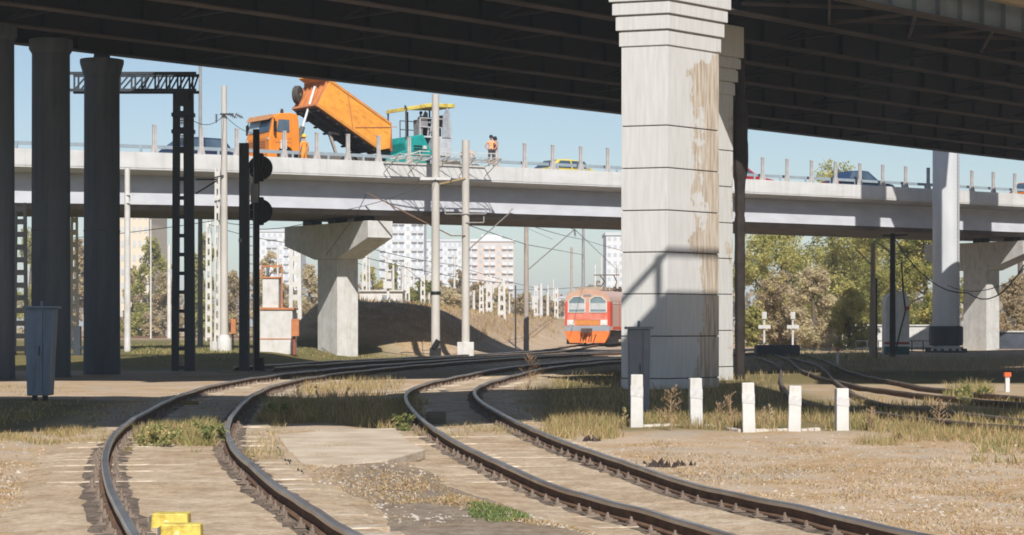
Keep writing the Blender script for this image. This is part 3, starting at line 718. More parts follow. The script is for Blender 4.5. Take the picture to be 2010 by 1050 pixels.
def paver():
    r = vroot('asphalt_paver', 'teal asphalt paver with yellow canopy behind the orange truck', 'road paver', 756, -1.6)
    b = MB()   # hopper
    b.side([(0, .25), (.12, .95), (1.75, 1.55), (1.75, .25)], 0, .16); b.side([(0, .25), (.12, .95), (1.75, 1.55), (1.75, .25)], 2.14, 2.3)
    b.side([(.3, .25), (.45, .4), (1.75, .55), (1.75, .25)], .161, 2.139); b.build('hopper', teal, r, world=False, bevel=.04)
    b = MB(); b.lathe([(.16, .15), (.16, 2.15)], (-.1, 0, .62), 14, 'Y'); b.build('push_roller', black_m, r, world=False, smooth=True)
    b = MB(); b.side([(1.25, .5), (1.25, 1.72), (1.5, 2.05), (2.35, 2.2), (2.75, 1.5), (3.4, 1.15), (3.5, .5)], .05, 2.25); body = b.build('body', teal, r, world=False, bevel=.05)
    b = MB()
    for k in range(5): b.box(1.75, 2.25, .02, .049, 1.0+.14*k, 1.06+.14*k)
    b.lathe([(.17, -.045), (.17, 0)], (2.62, .05, .95), 14, 'Y'); b.build('vent', black_m, body, world=False)
    b = MB(); b.box(2.3, 2.5, -.02, .049, 1.45, 1.62); b.box(2.75, 2.85, -.02, .049, .95, 1.15); b.build('lamp', white_paint, body, world=False)
    b = MB(); b.side([(.6, .0), (.9, .5), (3.6, .5), (3.9, .0)], .05, .4); b.side([(.6, .0), (.9, .5), (3.6, .5), (3.9, .0)], 1.9, 2.25); b.build('crawler', tyre_m, r, world=False, bevel=.04)
    b = MB(); b.box(2.2, 4.2, .15, 2.15, 2.05, 2.14); b.box(2.9, 4.1, .1, 2.2, 1.16, 2.04)
    b.build('platform', mat('paver_grey', (.50, .52, .54), (.35, .37, .39), scale=3), r, world=False, bevel=.02)
    b = MB()
    for x in (2.25, 3.2, 4.15):
        for y in (.2, 2.1): b.tube([(x, y, 2.14), (x, y, 3.05)], .025, 6)
    for y in (.2, 2.1):
        for z in (2.6, 3.05): b.tube([(2.25, y, z), (4.15, y, z)], .025, 6)
    b.build('handrail', mat('rail_light', (.55, .55, .53)), r, world=False)
    b = MB(); b.box(2.35, 2.8, .3, 1.0, 2.6, 3.0); b.tube([(2.3, .5, 2.14), (2.45, .5, 2.7)], .06, 8); b.box(2.2, 2.45, .25, .75, 2.14, 2.75); b.build('control_panel', mat('panel_grey', (.25, .25, .26)), r, world=False, bevel=.03)
    for y in (.35, 1.5):
        b = MB(); b.box(3.2, 3.65, y, y+.5, 2.14, 2.62); b.side([(3.6, 2.6), (3.72, 2.6), (3.85, 3.25), (3.74, 3.28)], y, y+.5); b.build('seat', black_m, r, world=False, bevel=.03)
    b = MB(); b.side([(1.3, 3.34), (1.34, 3.54), (2.8, 3.82), (4.35, 3.86), (4.35, 3.66), (2.8, 3.62)], .1, 2.0); b.build('canopy', yellow, r, world=False, bevel=.03)
    b = MB()
    for y in (.2, 1.9):
        b.tube([(1.4, y, 1.5), (1.4, y, 3.5)], .045, 8); b.tube([(3.95, y, 2.1), (3.95, y, 3.7)], .045, 8)
    b.tube([(1.4, .1, 3.35), (1.28, .1, 3.62)], .05, 6)
    b.build('canopy_post', mat('post_dark', (.08, .08, .08)), r, world=False)
    b = MB(); b.tube([(2.55, 1.9, 2.0), (2.55, 1.9, 3.5)], .08, 10); b.build('exhaust', mat('steel_dark', (.14, .15, .16)), r, world=False)
    for y in (.1, 2.14):
        b = MB(); b.side([(3.55, 2.1), (4.05, 2.1), (4.0, 3.55), (3.85, 3.64), (3.62, 3.2)], y, y+.06); b.build('weather_curtain', mat('curtain', (.24, .26, .28), (.4, .42, .44), scale=4), r, world=False)
    b = MB(); b.box(4.2, 5.4, -.5, 2.8, .08, .75); b.box(3.5, 4.6, .0, .15, .55, .9); b.box(3.5, 4.6, 2.15, 2.3, .55, .9); b.build('screed', chassis_m, r, world=False, bevel=.03)
paver()
def car(name, label, px, o, body_m, L=4.5, H=1.5, kind='hatch', flip=False):
    r = vroot(name, label, 'car', px, o); Wd = 1.78
    if flip: r.rotation_euler = (0, 0, VANG+math.pi)
    def T(x): return x
    b = MB()
    low = [(0, .3), (.0, .62), (.12, .78), (1.15, .92), (L-.7, .98), (L-.05, .92), (L, .6), (L-.05, .28)]
    n = len(low); w = [.06, .02, .06, .03, .03, .06, .02, .06]
    b.add([(x, w[i], z) for i, (x, z) in enumerate(low)]+[(x, Wd-w[i], z) for i, (x, z) in enumerate(low)],
          [tuple(range(n)), tuple(range(2*n-1, n-1, -1))]+[(i, n+i, n+(i+1) % n, (i+1) % n) for i in range(n)])
    body = b.build('body', body_m, r, world=False, bevel=.05)
    if kind == 'wagon': top = [(1.05, .93), (1.95, H-.04), (2.5, H), (3.9, H-.04), (4.35, .98)]
    elif kind == 'sedan': top = [(1.25, .93), (2.05, H-.03), (2.6, H), (3.2, H-.04), (4.0, .98)]
    else: top = [(1.15, .93), (1.95, H-.03), (2.6, H), (3.6, H-.07), (4.2, .98)]
    n = len(top); ins = [.08, .24, .25, .24, .1]
    b = MB(); b.add([(x, ins[i], z) for i, (x, z) in enumerate(top)]+[(x, Wd-ins[i], z) for i, (x, z) in enumerate(top)],
                    [tuple(range(n)), tuple(range(2*n-1, n-1, -1))]+[(i, n+i, n+(i+1) % n, (i+1) % n) for i in range(n)])
    b.build('cabin', body_m, body, world=False, bevel=.04)
    def lerp(a, c, t): return a+(c-a)*t
    for side in (0, 1):
        g = MB()
        def yy(f, z):
            y = lerp(.085, .235, (z-.95)/(H-.95)); y -= .012
            return y if side == 0 else Wd-y
        zt = H-.10; zb = 1.0
        xa = lerp(top[0][0], top[1][0], .35)+.12; xb = top[-1][0]-.22; xm = (xa+xb)/2
        for a, c, sl, sr in ((xa, xm-.05, .5, 0), (xm+.05, xb, 0, .28)):
            pts = [(a, yy(0, zb), zb), (c, yy(0, zb), zb), (c-sr, yy(0, zt), zt), (a+sl, yy(0, zt), zt)]
            plate(g, pts if side == 0 else pts[::-1], .012)
        g.build('side_window', glass_m, body, world=False)
    g = MB()
    a, c = top[0], top[1]
    f = lambda t, y, k: (lerp(a[0], c[0], t)-.012, y, lerp(a[1], c[1], t)+.008)
    plate(g, [f(.12, .2, 0), f(.92, .33, 0), f(.92, Wd-.33, 0), f(.12, Wd-.2, 0)], .012); g.build('windscreen', glass_m, body, world=False)
    for x in (.82, L-.85):
        for y in (.1, Wd-.1): wheel(r, x, y, .31, .31, .2)
    for y in (.28, Wd-.28):
        g = MB(); g.box(-.015, .06, y-.17, y+.17, .6, .72); g.build('headlight', white_paint, body, world=False)
        g = MB(); g.box(L-.06, L+.015, y-.15, y+.15, .7, .86); g.build('tail_light', mat('tail_red', (.35, .02, .02)), body, world=False)
    return r
car('parked_car', 'dark blue estate car on the viaduct behind the gantry mast', 300, -2.4, mat('car_navy', (.02, .03, .07), (.025, .035, .08), rough=.3, spec=.6), kind='wagon', H=1.62)
car('moving_car', 'yellow hatchback with dark windows on the viaduct', 1045, -3.4, mat('car_yellow', (.62, .50, .10), (.6, .5, .12), rough=.35, spec=.6))
car('moving_car', 'red car half hidden by the whitewashed pillars', 1482, -3.4, mat('car_red', (.42, .02, .035), rough=.35, spec=.6), kind='sedan', flip=True)
car('moving_car', 'dark blue car on the viaduct in front of the yellowing treetop', 1716, -2.6, mat('car_blue', (.025, .05, .11), (.02, .045, .1), rough=.3, spec=.6), kind='sedan', flip=True, H=1.55)
car('moving_car', 'orange vehicle entering the viaduct at the picture edge', 1996, -3.2, mat('car_orange', (.72, .20, .02), rough=.4), H=1.75, kind='wagon')

# ------------------------------------------------------------------ people
def person(label, px, o, rz, top_m, leg_m, hat=None, hair=None, pose='stand', base_z=None, loc=None, scale=1.0, bare_legs=False):
    if loc is None:
        s = vs_at(px, o); P = vpt(s, o); loc = (P.x, P.y, vz(s)-.58 if base_z is None else vz(s)+base_z)
    J = {}; E = []; Rr = []
    V = []
    def v(p, r): V.append(p); Rr.append(r); return len(V)-1
    if pose == 'sit':
        pel = v((0, 0, .62), (.15, .13)); ch = [(0, 0, .80), (0, .0, 1.02), (0, .0, 1.18)]
    else:
        pel = v((0, 0, .95), (.15, .115)); ch = [(0, .0, 1.12), (0, .01, 1.30), (0, .0, 1.45)]
    k = pel
    for p, r in zip(ch, ((.145, .11), (.165, .12), (.10, .08))):
        q = v(p, r); E.append((k, q)); k = q
        if p == ch[1]: chest = q
    nz = ch[2][2]
    a = v((0, 0, nz+.07), (.055, .055)); E.append((k, a)); h1 = v((0, -.02, nz+.17), (.078, .09)); E.append((a, h1)); h2 = v((0, -.01, nz+.26), (.07, .085)); E.append((h1, h2))
    for sgn in (-1, 1):
        dz = -.33 if pose == 'sit' else 0
        if pose == 'sit': L = [(.1*sgn, -.05, .58), (.12*sgn, -.42, .60), (.12*sgn, -.46, .16), (.12*sgn, -.60, .06)]
        elif pose == 'walk': L = [(.09*sgn, 0, .88), (.11*sgn, -.12*sgn, .50), (.11*sgn, -.02*sgn+.04, .10), (.11*sgn, -.16*sgn-.02, .04)]
        else: L = [(.09*sgn, 0, .88), (.115*sgn, -.02, .50), (.12*sgn, .02, .09), (.13*sgn, -.12, .04)]
        k = pel
        for p, rr in zip(L, (.095, .065, .048, .042)):
            q = v(p, (rr, rr)); E.append((k, q)); k = q
        sh = v((.19*sgn, .0, nz-.05), (.06, .06)); E.append((chest, sh))
        if pose == 'sit': ar = [(.25*sgn, -.10, nz-.30), (.20*sgn, -.36, nz-.32), (.18*sgn, -.43, nz-.31)]
        elif pose == 'reach' and sgn > 0: ar = [(.30*sgn, -.10, nz-.25), (.30*sgn, -.36, nz-.20), (.29*sgn, -.44, nz-.18)]
        elif pose == 'hips': ar = [(.34*sgn, .04, nz-.27), (.22*sgn, -.08, nz-.46), (.17*sgn, -.09, nz-.50)]
        else: ar = [(.25*sgn, .02, nz-.32), (.27*sgn, -.06, nz-.58), (.27*sgn, -.08, nz-.66)]
        k = sh
        for p, r in zip(ar, (.046, .036, .03)):
            q = v(p, (r, r)); E.append((k, q)); k = q
        w = Vector(ar[2]); dr = (Vector(ar[2])-Vector(ar[1])).normalized(); sd = Vector((0, 1, 0)) if abs(dr.y) < .7 else Vector((1, 0, 0))
        for j, (off, ln) in enumerate(((-.03, .075), (-.01, .09), (.01, .085), (.03, .07))):
            f0 = v(tuple(w+dr*.05+sd*off), (.011, .011)); f1 = v(tuple(w+dr*(.05+ln)+sd*off*1.1+Vector((-.015*sgn, 0, 0))), (.008, .008)); E.append((k, f0)); E.append((f0, f1))
        t = v(tuple(w+dr*.04-sd*.055), (.01, .01)); E.append((k, t))
    me = bpy.data.meshes.new('person'); me.from_pydata(V, E, []); ob = bpy.data.objects.new('person_tmp', me); COL.objects.link(ob)
    md = ob.modifiers.new('skin', 'SKIN'); me.skin_vertices.new() if not me.skin_vertices else None
    for i, sv in enumerate(me.skin_vertices[0].data): sv.radius = Rr[i]; sv.use_root = (i == 0)
    sb = ob.modifiers.new('sub', 'SUBSURF'); sb.levels = 1; sb.render_levels = 1
    dgp = bpy.context.evaluated_depsgraph_get(); m2 = bpy.data.meshes.new_from_object(ob.evaluated_get(dgp)); bpy.data.objects.remove(ob)
    m2.materials.clear()
    for mm in (skin_m, top_m, leg_m, black_m): m2.materials.append(mm)
    hip = .62 if pose == 'sit' else .95
    for f in m2.polygons:
        c = f.center; f.use_smooth = True
        arm = abs(c.x) > .215 and c.z > hip-.3
        if c.z > nz+.03: i = 0
        elif arm and c.z < nz-.24: i = 0
        elif c.z > hip+.03: i = 1
        elif c.z < .075: i = 3
        elif bare_legs and c.z < .42: i = 0
        else: i = 2
        f.material_index = i
    p = bpy.data.objects.new('person', m2); COL.objects.link(p); p.location = loc; p.rotation_euler = (0, 0, rz); p.scale = (scale,)*3
    tag(p, label, 'person'); ORG[p.name] = Matrix.Identity(4)
    b = MB()
    if hat is not None:
        b.lathe([(.135, nz+.225), (.125, nz+.26), (.115, nz+.31), (.07, nz+.365), (.01, nz+.38)], (0, -.01, 0), 14); b.side([(0, 0)]*0+[(-.1, nz+.225), (.1, nz+.225), (.1, nz+.24), (-.1, nz+.24)], -.2, -.1)
        b.build('helmet', hat, p, world=False, smooth=True)
    else:
        b.lathe([(.10, nz+.17), (.112, nz+.23), (.10, nz+.31), (.05, nz+.35), (.01, nz+.355)], (0, .012, 0), 14); b.build('hair', hair or black_m, p, world=False, smooth=True)
    b = MB(); b.box(-.05, -.025, -.118, -.108, nz+.2, nz+.212); b.box(.025, .05, -.118, -.108, nz+.2, nz+.212); b.build('eyes', black_m, p, world=False)
    b = MB(); b.side([(-.012, nz+.15), (.012, nz+.15), (.006, nz+.2), (-.006, nz+.2)], -.13, -.1); b.build('nose', skin_m, p, world=False)
    return p
vest = mat('orange_workwear', (.82, .33, .06), (.70, .27, .05), scale=8)
vest2 = mat('peach_workwear', (.78, .40, .20), (.66, .32, .15), scale=8)
yhat = mat('yellow_helmet', (.78, .50, .05)); denim = mat('dark_trousers', (.06, .05, .06), (.09, .075, .08), scale=8); greyc = mat('grey_shirt', (.36, .37, .40), (.28, .29, .31), scale=8)
person('worker in orange overalls and yellow hood seen from behind beside the truck', 597, -.75, VANG+math.pi+.2, vest, vest, hat=yhat, pose='stand')
person('worker in pale orange vest standing just behind the paver', 918, -1.3, VANG+2.6, vest2, denim, pose='hips')
person('worker in orange top and dark shorts standing by a parapet post', 964, -.15, VANG-.6, vest2, denim, pose='hips', bare_legs=True, base_z=0, scale=.9)
person('second worker partly hidden behind the one in dark shorts', 972, -.55, VANG+.9, mat('red_shirt', (.45, .10, .08), scale=6), greyc, pose='stand', base_z=-.2)
_sp = vs_at(756, -1.6); _P = vpt(_sp, -1.6)
def on_paver(x, y, z): return (_P.x+VD.x*x-VN.x*y, _P.y+VD.y*x-VN.y*y, vz(_sp)-.58+z)
person('paver operator in grey and white sitting under the yellow canopy', 0, 0, VANG-1.57, greyc, greyc, pose='sit', loc=on_paver(3.5, .6, 2.06), hair=mat('brown_hair', (.12, .07, .05)))
person('dark haired operator bending at the paver control panel', 0, 0, VANG-1.2, mat('pale_shirt', (.55, .50, .48), (.4, .3, .28), scale=6), denim, pose='reach', loc=on_paver(2.95, 1.25, 2.14), scale=.78)

# protective canopy of light steel hung on the parapet above the wires
pc = thing('catenary_guard', 'light steel guard frame jutting from the viaduct parapet over the wires', 'guard frame', (vpt(vs_at(860, 0)).x, vpt(vs_at(860, 0)).y, vz(vs_at(860, 0))), 0)
b = MB()
def vp(px, o, dz):
    s = vs_at(px, 0); P = vpt(s, o); return Vector((P.x, P.y, vz(s)+dz))
pxs = [752, 800, 850, 900, 950]
for p_ in pxs:
    b.beam(vp(p_, .06, -.55), vp(p_, 1.6, .30), .035); b.beam(vp(p_, .06, -.05), vp(p_, 1.6, .30), .035)
for a_, c_ in zip(pxs[:-1], pxs[1:]):
    for o_, dz in ((.1, -.02), (.85, .13), (1.6, .28)): b.beam(vp(a_, o_, dz), vp(c_, o_, dz), .04)
    b.beam(vp(a_, .1, -.02), vp(c_, 1.6, .28), .025)
b.build('frame', mat('guard_steel', (.52, .50, .44), (.40, .38, .33)), pc)
b = MB()
for a_, c_ in zip(pxs[:-1], pxs[1:]):
    for t in np.linspace(.0, 1, 5)[1:-1]:
        P = vp(a_+(c_-a_)*t, .1, 0); Q = vp(a_+(c_-a_)*t, 1.6, .28); b.beam(P, Q, .012)
b.build('mesh_panel', mat('guard_mesh', (.35, .33, .28)), pc)
b = MB(); b.beam(vp(745, 1.0, .05), vp(790, 1.6, .45), .04); b.beam(vp(790, 1.6, .45), vp(940, 1.6, .5), .04)
for p_ in (790, 840, 890, 940): b.beam(vp(p_, 1.6, .25), vp(p_, 1.6, .5), .03)
b.build('top_rail', white_paint, pc)

# ------------------------------------------------------------------ masts, signals, cabinets
MG = 'catenary masts along the tracks'
def mast(px, yt, d, w, label, m=mast_m, taper=.8, base=None, group=MG, stripe=None, name='catenary_mast', zg=None):
    x = at(px, d); g = gz(x, d) if zg is None else zg
    root = thing(name, label, 'mast', (x, d, g), 0, group); zt = zz(yt, d)
    b = MB(); b.tube([(x, d, g-.3), (x, d, (g+zt)/2), (x, d, zt)], [w/2, w/2*(1+taper)/2, w/2*taper], 14); b.build('pole', m, root, smooth=True)
    if base:
        b = MB(); b.box(x-base[0]/2, x+base[0]/2, d-base[0]/2, d+base[0]/2, g-.3, g+base[1]); b.build('foundation', white_paint, root, bevel=.03)
    if stripe:
        b = MB(); b.lathe([(w/2*1.04, stripe), (w/2*1.04, stripe+.09)], (x, d, g), 14); b.build('red_band', mat('red_band', (.45, .05, .04)), root)
    return root, x, d, zt, w
def insulator(root, p, n=4, r=.07, axis=(0, 0, -1), name='insulator', m=None):
    b = MB(); p = Vector(p); a = Vector(axis).normalized()
    for k in range(n):
        c = p+a*(k*.09); b.tube([c, c+a*.02, c+a*.05], [r*.35, r, r*.35], 8)
    b.tube([p, p+a*(n*.09+.05)], .018, 5); return b.build(name, m or mat('insulator_brown', (.16, .12, .10)), root)
r, x, d, zt, w = mast(440, 168, 92, .38, 'tall pale concrete mast with a red band near its foot', taper=.62, stripe=.62)
b = MB(); b.lathe([(.34, -.3), (.32, .55), (.2, .75)], (x, d, gz(x, d)), 16); b.build('foundation', white_paint, r, smooth=True)
b = MB(); zc = zz(225, d); b.beam((x-.15, d-.22, zc), (x+.45, d-.22, zc), .07); b.beam((x, d-.2, zz(345, d)), (x-.5, d-.2, zz(350, d)), .06); b.build('crossarm', dark_steel, r)
for k in range(2): insulator(r, (x+.25+.3*k, d-.25, zc), 4, .09, (.5, 0, -.25))
insulator(r, (x-.32, d-.2, zz(225, d)), 4, .08)
def lattice(px, yt, d, w, label, m=mast_far, depth=None, step=.75, group='perforated white lattice masts', leg=.13, zg=None, base=None):
    x = at(px, d); g = gz(x, d) if zg is None else zg
    root = thing('lattice_mast', label, 'mast', (x, d, g), 0, group); zt = zz(yt, d)
    b = MB()
    for sx in (-1, 1): b.beam((x+sx*(w/2-leg/2), d, g-.2), (x+sx*(w/2*.8-leg/2), d, zt), leg, leg*1.6)
    n = max(4, int((zt-g)/step))
    for k in range(n):
        z = g+(zt-g)*(k+.3)/n; ww = w/2*(1-.2*(z-g)/(zt-g))-leg*.9
        b.box(x-ww, x+ww, d-leg*.6, d+leg*.6, z, z+(zt-g)/n*.42)
    b.build('lattice_frame', m, root)
    if base:
        b = MB(); b.box(x-base/2, x+base/2, d-base/2, d+base/2, g-.2, g+.45); b.build('foundation', white_paint, root)
    return root
lattice(427, 330, 93, .30, 'narrow ladder-like mast right against the red banded mast', step=.55, leg=.09, base=.6)
r, x, d, zt, w = mast(855, 185, 99.3, .45, 'tall concrete mast with a dark clamp and a white crossbar below the guard frame', taper=.78)
b = MB(); zc = zz(352, d); b.box(x-.75, x+.75, d-.30, d-.20, zc-.05, zc+.08); b.build('crossbar', white_paint, r)
for sx in (-.8, .72): insulator(r, (x+sx, d-.25, zc), 3, .07, (.25*(-1 if sx < 0 else 1), 0, -1))
b = MB(); b.lathe([(.235, -.08), (.25, 0), (.235, .08)], (x, d, zz(575, d)), 14); b.build('clamp', black_m, r)
b = MB(); b.box(x-.28, x+.28, d-.3, d-.2, gz(x, d), .55); b.tube([(x-.1, d-.25, .5), (x+.15, d-.28, .9)], .14, 8); b.build('point_machine', black_m, r, bevel=.03)
M855 = (x, d)
r, x, d, zt, w = mast(914, 275, 100.6, .41, 'concrete mast standing on a white block foundation', taper=.9, base=(.82, .80))
b = MB(); zc = zz(437, d)
b.beam((x, d-.2, zc), (x+.9, d-.2, zc), .05); b.beam((x+.9, d-.2, zc), (x+.9, d-.2, zz(425, d)), .05); b.beam((x-1.0, d-.2, zz(420, d)), (x+1.0, d-.2, zz(420, d)), .05); b.beam((x-1.0, d-.2, zz(420, d)), (x-1.0, d-.2, zz(405, d)), .06); b.beam((x+1.0, d-.2, zz(420, d)), (x+1.0, d-.2, zz(405, d)), .06); b.build('bracket', mat('bracket_grey', (.32, .31, .30)), r)
b = MB(); b.beam((x, d-.2, zz(463, d)), (x-.7, d-.2, zz(463, d)), .05); b.beam((x-.7, d-.2, zz(463, d)), (at(720, d), d-.2, zz(378, d)), .06); b.build('cantilever', mat('rusty_brown', (.20, .12, .07), (.12, .08, .06)), r)
b = MB(); b.beam((x+.15, d-.1, zz(490, d)), (at(1000, d), d-.1, zz(418, d)), .055); b.build('stay_tube', mat('tube_grey', (.22, .21, .2)), r)
insulator(r, (at(1000, d), d-.1, zz(416, d)), 3, .08, (.6, 0, .6), m=mast_m)
b = MB(); zc = zz(350, d); b.beam((x, d-.2, zc), (at(862, d), d-.3, zz(362, d)), .06); b.build('strut', mat('yellow_brown', (.42, .30, .12)), r)
r, x, d, zt, w = mast(250, 330, 90, .30, 'slim white mast right of the capital-topped round column', taper=.8, m=white_paint, stripe=None)
b = MB(); b.beam((x, d-.16, zz(382, d)), (x+.3, d-.16, zz(382, d)), .05); b.beam((x, d-.16, zz(398, d)), (at(308, d), d-.16, zz(398, d)), .05); b.build('bracket', white_paint, r)
mast(332, 480, 190, .40, 'white mast seen between the slim mast and the gantry mast', m=white_paint)
mast(393, 120, 108, .30, 'thin grey lamp pole rising behind the dark blue estate car', m=mat('pole_grey', (.30, .30, .30)), group=None, name='lamp_pole', taper=.5)
# dark gantry mast with truss beam
d = 73.0; x = at(361, d); g = gz(x, d)
r = thing('gantry_mast', 'dark ladder-shaped gantry mast carrying a truss beam', 'gantry', (x, d, g))
b = MB()
for a0, a1, wd in ((344, 347, .25), (373, 370, .36)): b.beam((at(a0, d), d, g-.2), (at(a1, d), d, zz(182, d)), wd, .2)
for y in list(range(725, 330, -37)): b.box(at(349, d), at(365, d), d-.12, d+.12, zz(y, d), zz(y-7, d))
for y in (300, 262, 230, 208): b.box(at(352, d), at(364, d), d-.12, d+.12, zz(y, d), zz(y-12, d))
for y in (258, 225): b.box(at(338, d), at(382, d), d-.2, d+.2, zz(y+4, d), zz(y-3, d))
b.box(at(346, d), at(373, d), d-.15, d+.15, zz(196, d), zz(180, d)); b.build('ladder_frame', navy_m, r)
b = MB(); y0, y1 = 179, 146
for yy_ in (y0, y1):
    for dd in (-.35, .35): b.beam((at(140, d), d+dd, zz(yy_, d)), (at(388, d), d+dd, zz(yy_, d)), .10)
for k, px in enumerate([150, 195, 232, 262, 282, 308, 330, 352, 375]):
    nx_ = px+ (28 if px < 280 else 18)
    for dd in (-.35, .35):
        b.beam((at(px, d), d+dd, zz(y0, d)), (at(min(nx_, 386), d), d+dd, zz(y1, d)), .055); b.beam((at(px, d), d+dd, zz(y0, d)), (at(px, d), d+dd, zz(y1, d)), .06)
b.build('truss_beam', navy_m, r)
b = MB(); b.beam((at(384, d), d, zz(352, d)), (at(425, d), d, zz(352, d)), .06); b.beam((at(384, d), d, zz(380, d)), (at(425, d), d, zz(355, d)), .05); b.build('bracket', navy_m, r)
for y in (240, 275): insulator(r, (at(359, d), d-.2, zz(y-9, d)), 3, .09, m=mat('pale_insulator', (.6, .62, .62)))
# the second gantry mast, between the round columns, and its lattice companion
lattice(40, 398, 84, .62, 'dark lattice mast between the first two round columns', m=black_m, step=.5, group=None, leg=.12)
lattice(146, 420, 100, .42, 'pale lattice mast glimpsed between the second and third round columns', step=.6, leg=.1)
b = MB(); x = at(152, 84); b.beam((x, 84, 0), (x, 84, zz(640, 84)), .28); b.beam((x-.5, 84, zz(682, 84)), (x+.5, 84, zz(682, 84)), .12); b.beam((x-.5, 84, zz(697, 84)), (x+.5, 84, zz(697, 84)), .12)
tag(b.build('trackside_post', navy_m), 'short dark trackside post with two bars between the round columns', 'post')
# signals
d = 72.5
def signal():
    x = at(503, d); g = gz(x, d)
    r = thing('railway_signal', 'black railway signal with two round backboards seen from behind', 'signal', (x, d, g))
    b = MB(); b.tube([(x, d, g-.2), (x, d, zz(254, d))], .12, 14); b.build('post', black_m, r, smooth=True)
    for y in (328, 414):
        b = MB(); xc = at(509, d); z = zz(y, d)
        b.lathe([(.0, -.04), (.44, -.04), (.44, .04), (.0, .04)], (xc, d+.30, z), 32, 'Y')
        disc = b.build('backboard', black_m, r)
        b = MB(); b.box(xc-.2, xc+.14, d+.02, d+.259, z-.5, z+.5); b.build('lamp_housing', black_m, disc, bevel=.04)
    b = MB()
    for sx in (-.21, -.05): b.tube([(x+sx, d-.26, g), (x+sx, d-.26, zz(330, d))], .015, 6)
    z = g+.3
    while z < zz(340, d): b.tube([(x-.21, d-.26, z), (x-.05, d-.26, z)], .012, 5); z += .32
    b.build('ladder', mat('ladder_grey', (.30, .30, .29)), r)
    b = MB(); b.box(x-.16, x+.1, d-.35, d-.13, zz(398, d), zz(362, d)); b.build('plate', mat('signal_plate', (.35, .35, .34)), r)
    b = MB(); b.box(x-.1, x+.28, d-.15, d+.15, g, g+.5); b.build('junction_box', black_m, r, bevel=.03)
signal()
x = at(479, 71.5); r = thing('steel_pole', 'dark steel pole beside the black railway signal', 'pole', (x, 71.5, 0))
b = MB(); b.beam((x, 71.5, -.2), (x, 71.5, zz(281, 71.5)), .32, .3); b.build('shaft', navy_m, r, bevel=.02)
b = MB(); b.box(x-.165, x-.05, 71.3, 71.34, zz(476, 71.5), zz(468, 71.5)); b.build('number_plate', mat('plate_grey', (.3, .31, .33)), r)
# mast hardware on far right: bolted steel column
d = 121.0; x = at(1857, d); g = gz(x, d)-.05
r = thing('steel_column', 'pale bolted steel column with collar and dark footing near the viaduct', 'column', (x, d, g))
b = MB(); b.lathe([(.80, g), (.79, 9), (.78, SOF+4)], (x, d, 0), 44); b.build('shaft', mat('column_paint', (.58, .60, .62), (.50, .52, .54), scale=1.5, stretch=(1, 1, .2)), r, smooth=True)
b = MB(); b.lathe([(.97, zz(678, d)), (1.0, zz(672, d)), (1.0, zz(645, d)), (.97, zz(640, d))], (x, d, 0), 20); b.build('collar', navy_m, r)
b = MB(); b.lathe([(1.25, g), (1.25, zz(688, d))], (x, d, 0), 24)
for k in range(16):
    a = k*math.pi/8; b.tube([(x+1.15*math.cos(a), d+1.15*math.sin(a), g), (x+1.15*math.cos(a), d+1.15*math.sin(a), zz(684, d))], .09, 6)
b.build('footing', navy_m, r)
b = MB(); z = zz(640, d)
while z < zz(300, d): b.box(x+.56, x+.60, d-.72, d-.58, z, z+.07); z += .22
b.build('seam_bolts', mat('bolt_grey', (.42, .43, .44)), r)
# cabinets
def cabinet(px, yt, yb, d, w, label, taper=.0, m=cab_m, legs=True):
    x = at(px, d); g = gz(x, d); zb, zt = zz(yb, d), zz(yt, d); t = taper
    r = thing('relay_cabinet', label, 'cabinet', (x, d, g))
    b = MB(); h = w/2
    b.prism([(x-h*.86, d-h), (x+h*.86-t, d-h), (x+h*.86-t, d+h), (x-h*.86, d+h)], zb, zt-.06, [(x-h, d-h), (x+h, d-h), (x+h, d+h), (x-h, d+h)])
    b.build('box', m, r, bevel=.02)
    b = MB(); b.box(x-h-.05, x+h+.05, d-h-.05, d+h+.05, zt-.059, zt-.01); b.tube([(x, d, zt-.01), (x, d, zt+.1)], .03, 6); b.build('lid', m, r)
    b = MB(); b.box(x+h*.30, x+h*.32, d-h-.012, d-h+.02, zb+.1, zt-.1); b.box(x+.02*h, x+.08*h, d-h-.03, d-h, (zb+zt)/2-.1, (zb+zt)/2+.1); b.build('door_seam', navy_m, r)
    if legs:
        for px_ in (-.5, .25):
            b = MB(); b.beam((x+px_*h, d, g-.1), (x+px_*h, d, zb+.01), .10); b.build('leg', navy_m, r)
cabinet(82, 600, 776, 44.5, .60, 'tapered blue-grey relay cabinet on legs in front of a round column', taper=.06)
cabinet(1254, 640, 808, 38.5, .42, 'narrow grey relay cabinet against the foot of the peeling pillar', legs=True, taper=0, m=mat('grey_cabinet', (.20, .22, .26), (.16, .18, .21), rough=.5))
